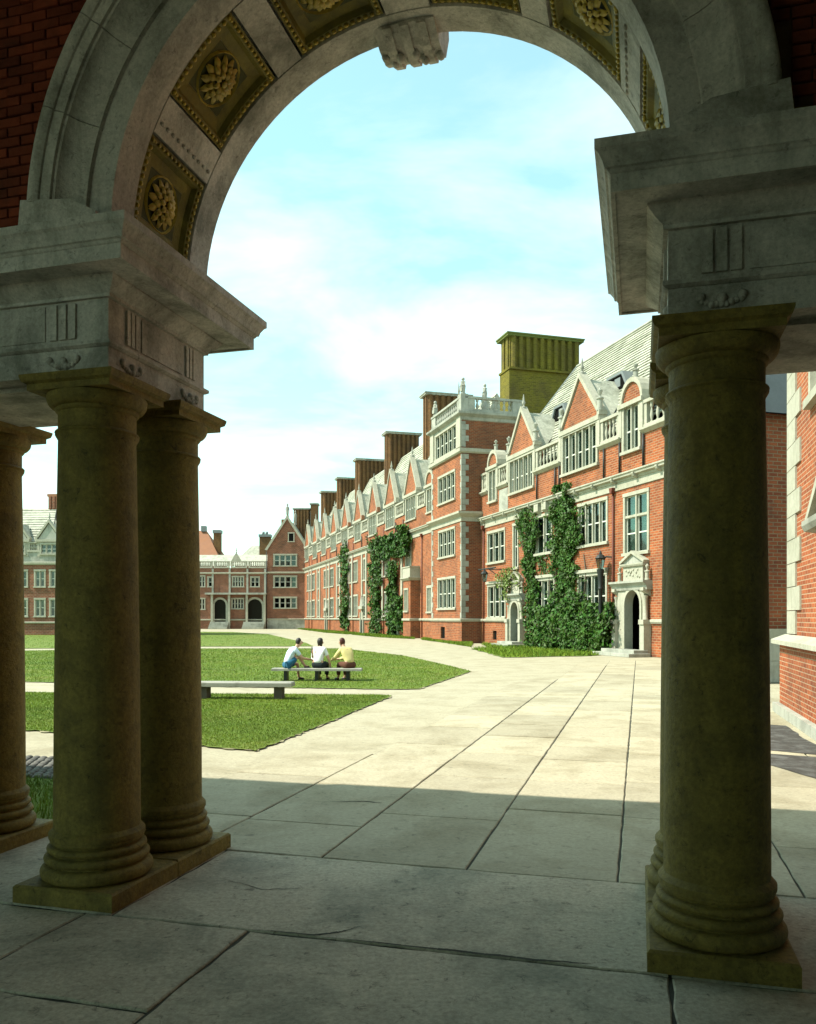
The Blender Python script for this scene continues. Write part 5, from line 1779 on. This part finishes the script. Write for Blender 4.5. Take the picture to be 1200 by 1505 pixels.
# ================================================================== people
def skin_obj(name, m, verts, edges, radii, parent, root=0, sub=2):
    me = bpy.data.meshes.new(name)
    me.from_pydata([tuple(v) for v in verts], edges, [])
    me.materials.append(MATS[m])
    o = place(name, me, parent)
    o.modifiers.new('Skin', 'SKIN').use_smooth_shade = True
    if not me.skin_vertices:
        bpy.context.view_layer.objects.active = o
        bpy.ops.mesh.customdata_skin_add()
    for i, r in enumerate(radii):
        sv = me.skin_vertices[0].data[i]
        sv.radius = r if isinstance(r, tuple) else (r, r)
        sv.use_root = (i == root)
    s = o.modifiers.new('Subsurf', 'SUBSURF')
    s.levels = s.render_levels = sub
    return o


def person(loc, rz, label, lean, top, bottom, hairm, J, long_hair=False, bare_legs=False, paper=False, sleeves='short'):
    t = bpy.data.objects.new('person', None)
    COL.objects.link(t)
    t.location = loc
    t.rotation_euler = (0, 0, rz)
    tag(t, label, 'person', 'three people on the bench')
    # joints, facing +y, seat surface at z = .385
    j = dict(pel=(0, 0, .50), wai=(0, .04 * lean, .64), che=(0, .12 * lean, .84), nek=(0, .19 * lean, .995), hd0=(0, .22 * lean, 1.06), hd1=(0, .245 * lean, 1.14), hd2=(0, .25 * lean, 1.215))
    for s, x in (('l', -1), ('r', 1)):
        j['sh' + s] = (x * .17, .13 * lean, .925)
        j['el' + s] = (x * .25, .20 * lean + .06, .68)
        j['wr' + s] = (x * .10, .40 * lean + .05, .62)
        j['hi' + s] = (x * .125, .02, .475)
        j['kn' + s] = (x * .12, .43, .50)
        j['an' + s] = (x * .12, .46, .09)
        j['to' + s] = (x * .13, .62, .035)
    j.update(J)
    j['nose'] = tuple(Vector(j['hd1']) + Vector((0, .125, -.02)))
    order = list(j)
    E = [('pel', 'wai'), ('wai', 'che'), ('che', 'nek'), ('nek', 'hd0'), ('hd0', 'hd1'), ('hd1', 'hd2'), ('hd1', 'nose')]
    for s in 'lr':
        E += [('che', 'sh' + s), ('sh' + s, 'el' + s), ('el' + s, 'wr' + s), ('pel', 'hi' + s), ('hi' + s, 'kn' + s), ('kn' + s, 'an' + s), ('an' + s, 'to' + s)]
    rad = dict(pel=(.15, .105), wai=(.125, .09), che=(.145, .095), nek=.052, hd0=(.068, .075), hd1=(.082, .098), hd2=(.06, .07), nose=.018,
               sh=.062, el=.044, wr=.028, hi=.085, kn=.058, an=.036, to=.03)
    verts = [Vector(j[k]) for k in order]
    edges = [(order.index(a), order.index(b)) for a, b in E]
    rr = [rad.get(k, rad.get(k[:2])) for k in order]
    # hands: palm and five fingers on each wrist
    for s, x in (('l', -1), ('r', 1)):
        w = Vector(j['wr' + s])
        d = (w - Vector(j['el' + s])).normalized()
        side = d.cross(Vector((0, 0, 1))).normalized()
        up = side.cross(d)
        p = w + d * .06
        verts.append(p)
        pi = len(verts) - 1
        edges.append((order.index('wr' + s), pi))
        rr.append((.036, .02))
        for q, ln in ((-1.5, .06), (-.5, .075), (.5, .08), (1.5, .065)):
            a = p + side * q * .016 + d * .025
            b = a + d * ln * .5 - up * .012
            c = b + d * ln * .35 - up * .03
            verts += [a, b, c]
            n = len(verts)
            edges += [(pi, n - 3), (n - 3, n - 2), (n - 2, n - 1)]
            rr += [.009, .0085, .007]
        a = p - side * x * .035 - d * .02
        b = a - side * x * .02 + d * .035
        verts += [a, b]
        n = len(verts)
        edges += [(pi, n - 2), (n - 2, n - 1)]
        rr += [.010, .009]
    skin_obj('body', 'skin', verts, edges, rr, t)

    def cloth(name, m, ks, es, rd):
        skin_obj(name, m, [j[k] for k in ks], [(ks.index(a), ks.index(b)) for a, b in es], [rd[k] for k in ks], t)
    # top
    for s in 'lr':
        e_, w_ = Vector(j['el' + s]), Vector(j['wr' + s])
        j['cu' + s] = tuple(e_.lerp(w_, .85)) if sleeves == 'long' else tuple(Vector(j['sh' + s]).lerp(e_, .75))
    ks = ['pel', 'wai', 'che', 'nek', 'shl', 'shr'] + (['ell', 'elr'] if sleeves == 'long' else []) + ['cul', 'cur']
    es = [('pel', 'wai'), ('wai', 'che'), ('che', 'nek'), ('che', 'shl'), ('che', 'shr')]
    for s in 'lr':
        es += [('sh' + s, 'el' + s), ('el' + s, 'cu' + s)] if sleeves == 'long' else [('sh' + s, 'cu' + s)]
    rd = dict(pel=(.165, .12), wai=(.15, .112), che=(.165, .118), nek=.06, shl=.082, shr=.082, ell=.062, elr=.062, cul=.056, cur=.056)
    cloth('shirt', top, ks, es, rd)
    for s in 'lr':
        h_, k_ = Vector(j['hi' + s]), Vector(j['kn' + s])
        j['hm' + s] = tuple(h_.lerp(k_, .8))
        j['sk' + s] = tuple(k_.lerp(Vector(j['an' + s]), .88))
    if bare_legs:
        ks = ['pel', 'hil', 'hir', 'hml', 'hmr']
        es = [('pel', 'hil'), ('pel', 'hir'), ('hil', 'hml'), ('hir', 'hmr')]
    else:
        ks = ['pel', 'hil', 'hir', 'knl', 'knr', 'skl', 'skr']
        es = [('pel', 'hil'), ('pel', 'hir'), ('hil', 'knl'), ('hir', 'knr'), ('knl', 'skl'), ('knr', 'skr')]
    rd = dict(pel=(.105, .105), hil=.112, hir=.112, knl=.078, knr=.078, skl=.062, skr=.062, hml=.088, hmr=.088)
    cloth('trousers' if not bare_legs else 'shorts', bottom, ks, es, rd)
    for s in 'lr':
        j['hl' + s] = tuple(Vector(j['an' + s]) + Vector((0, -.03, -.045)))
        skin_obj('shoe', 'shoe', [j['hl' + s], tuple(Vector(j['an' + s]) + Vector((0, .05, -.045))), tuple(Vector(j['to' + s]) + Vector((0, .02, 0)))], [(0, 1), (1, 2)], [.042, .046, .036], t)
    # hair: a cap set back on the head, optionally falling to the shoulders
    h1, h2 = Vector(j['hd1']), Vector(j['hd2'])
    hv = [h2 + Vector((0, .03, .025)), h2 + Vector((0, -.045, 0)), h1 + Vector((0, -.055, -.01)), h1 + Vector((0, -.05, -.07))]
    hr = [(.075, .06), (.092, .085), (.095, .08), (.07, .05)]
    he = [(0, 1), (1, 2), (2, 3)]
    if long_hair:
        hv.append(h1 + Vector((0, -.06, -.16)))
        hr.append((.07, .04))
        he.append((3, 4))
    skin_obj('hair', hairm, hv, he, hr, t)
    for x in (-1, 1):
        MB().ball(h1 + Vector((x * .03, .088, .0)), .011, 8, 6).build('eye', 'dark', t)
        MB().ball(h1 + Vector((x * .083, -.002, -.01)), (.012, .022, .032), 8, 6).build('ear', 'skin', t)
    if paper:
        c = (Vector(j['wrl']) + Vector(j['wrr'])) / 2 + Vector((0, .14, .10))
        MB().add([c + Vector(q) for q in ((-.15, -.01, -.1), (0, .03, -.12), (0, .05, .1), (-.15, 0, .12), (.15, -.01, -.1), (.15, 0, .12))], [(0, 1, 2, 3), (1, 4, 5, 2)]).build('paper', 'paper', t)
    return t


person((-3.60, 24.6, 0), R(-58), 'person in white and pale blue shirt and blue shorts reading on the bench', 1.75, 'pale_blue_cloth', 'blue_cloth', 'hair',
       dict(knr=(.13, .34, .74), anr=(.12, .55, .44), tor=(.12, .69, .40), knl=(-.12, .42, .50)), bare_legs=True, paper=True)
person((-2.66, 24.58, 0), R(-14), 'person in white top and black trousers sitting in the middle of the bench', .95, 'white_cloth', 'black_cloth', 'hair',
       dict(elr=(.29, .12, .66), wrr=(.30, .24, .46)), long_hair=True, sleeves='short')
person((-1.70, 24.56, 0), R(38), 'person in yellow blouse and brown trousers bending forward on the bench', 1.9, 'yellow_cloth', 'brown_cloth', 'hair_auburn',
       dict(), long_hair=True, sleeves='long')
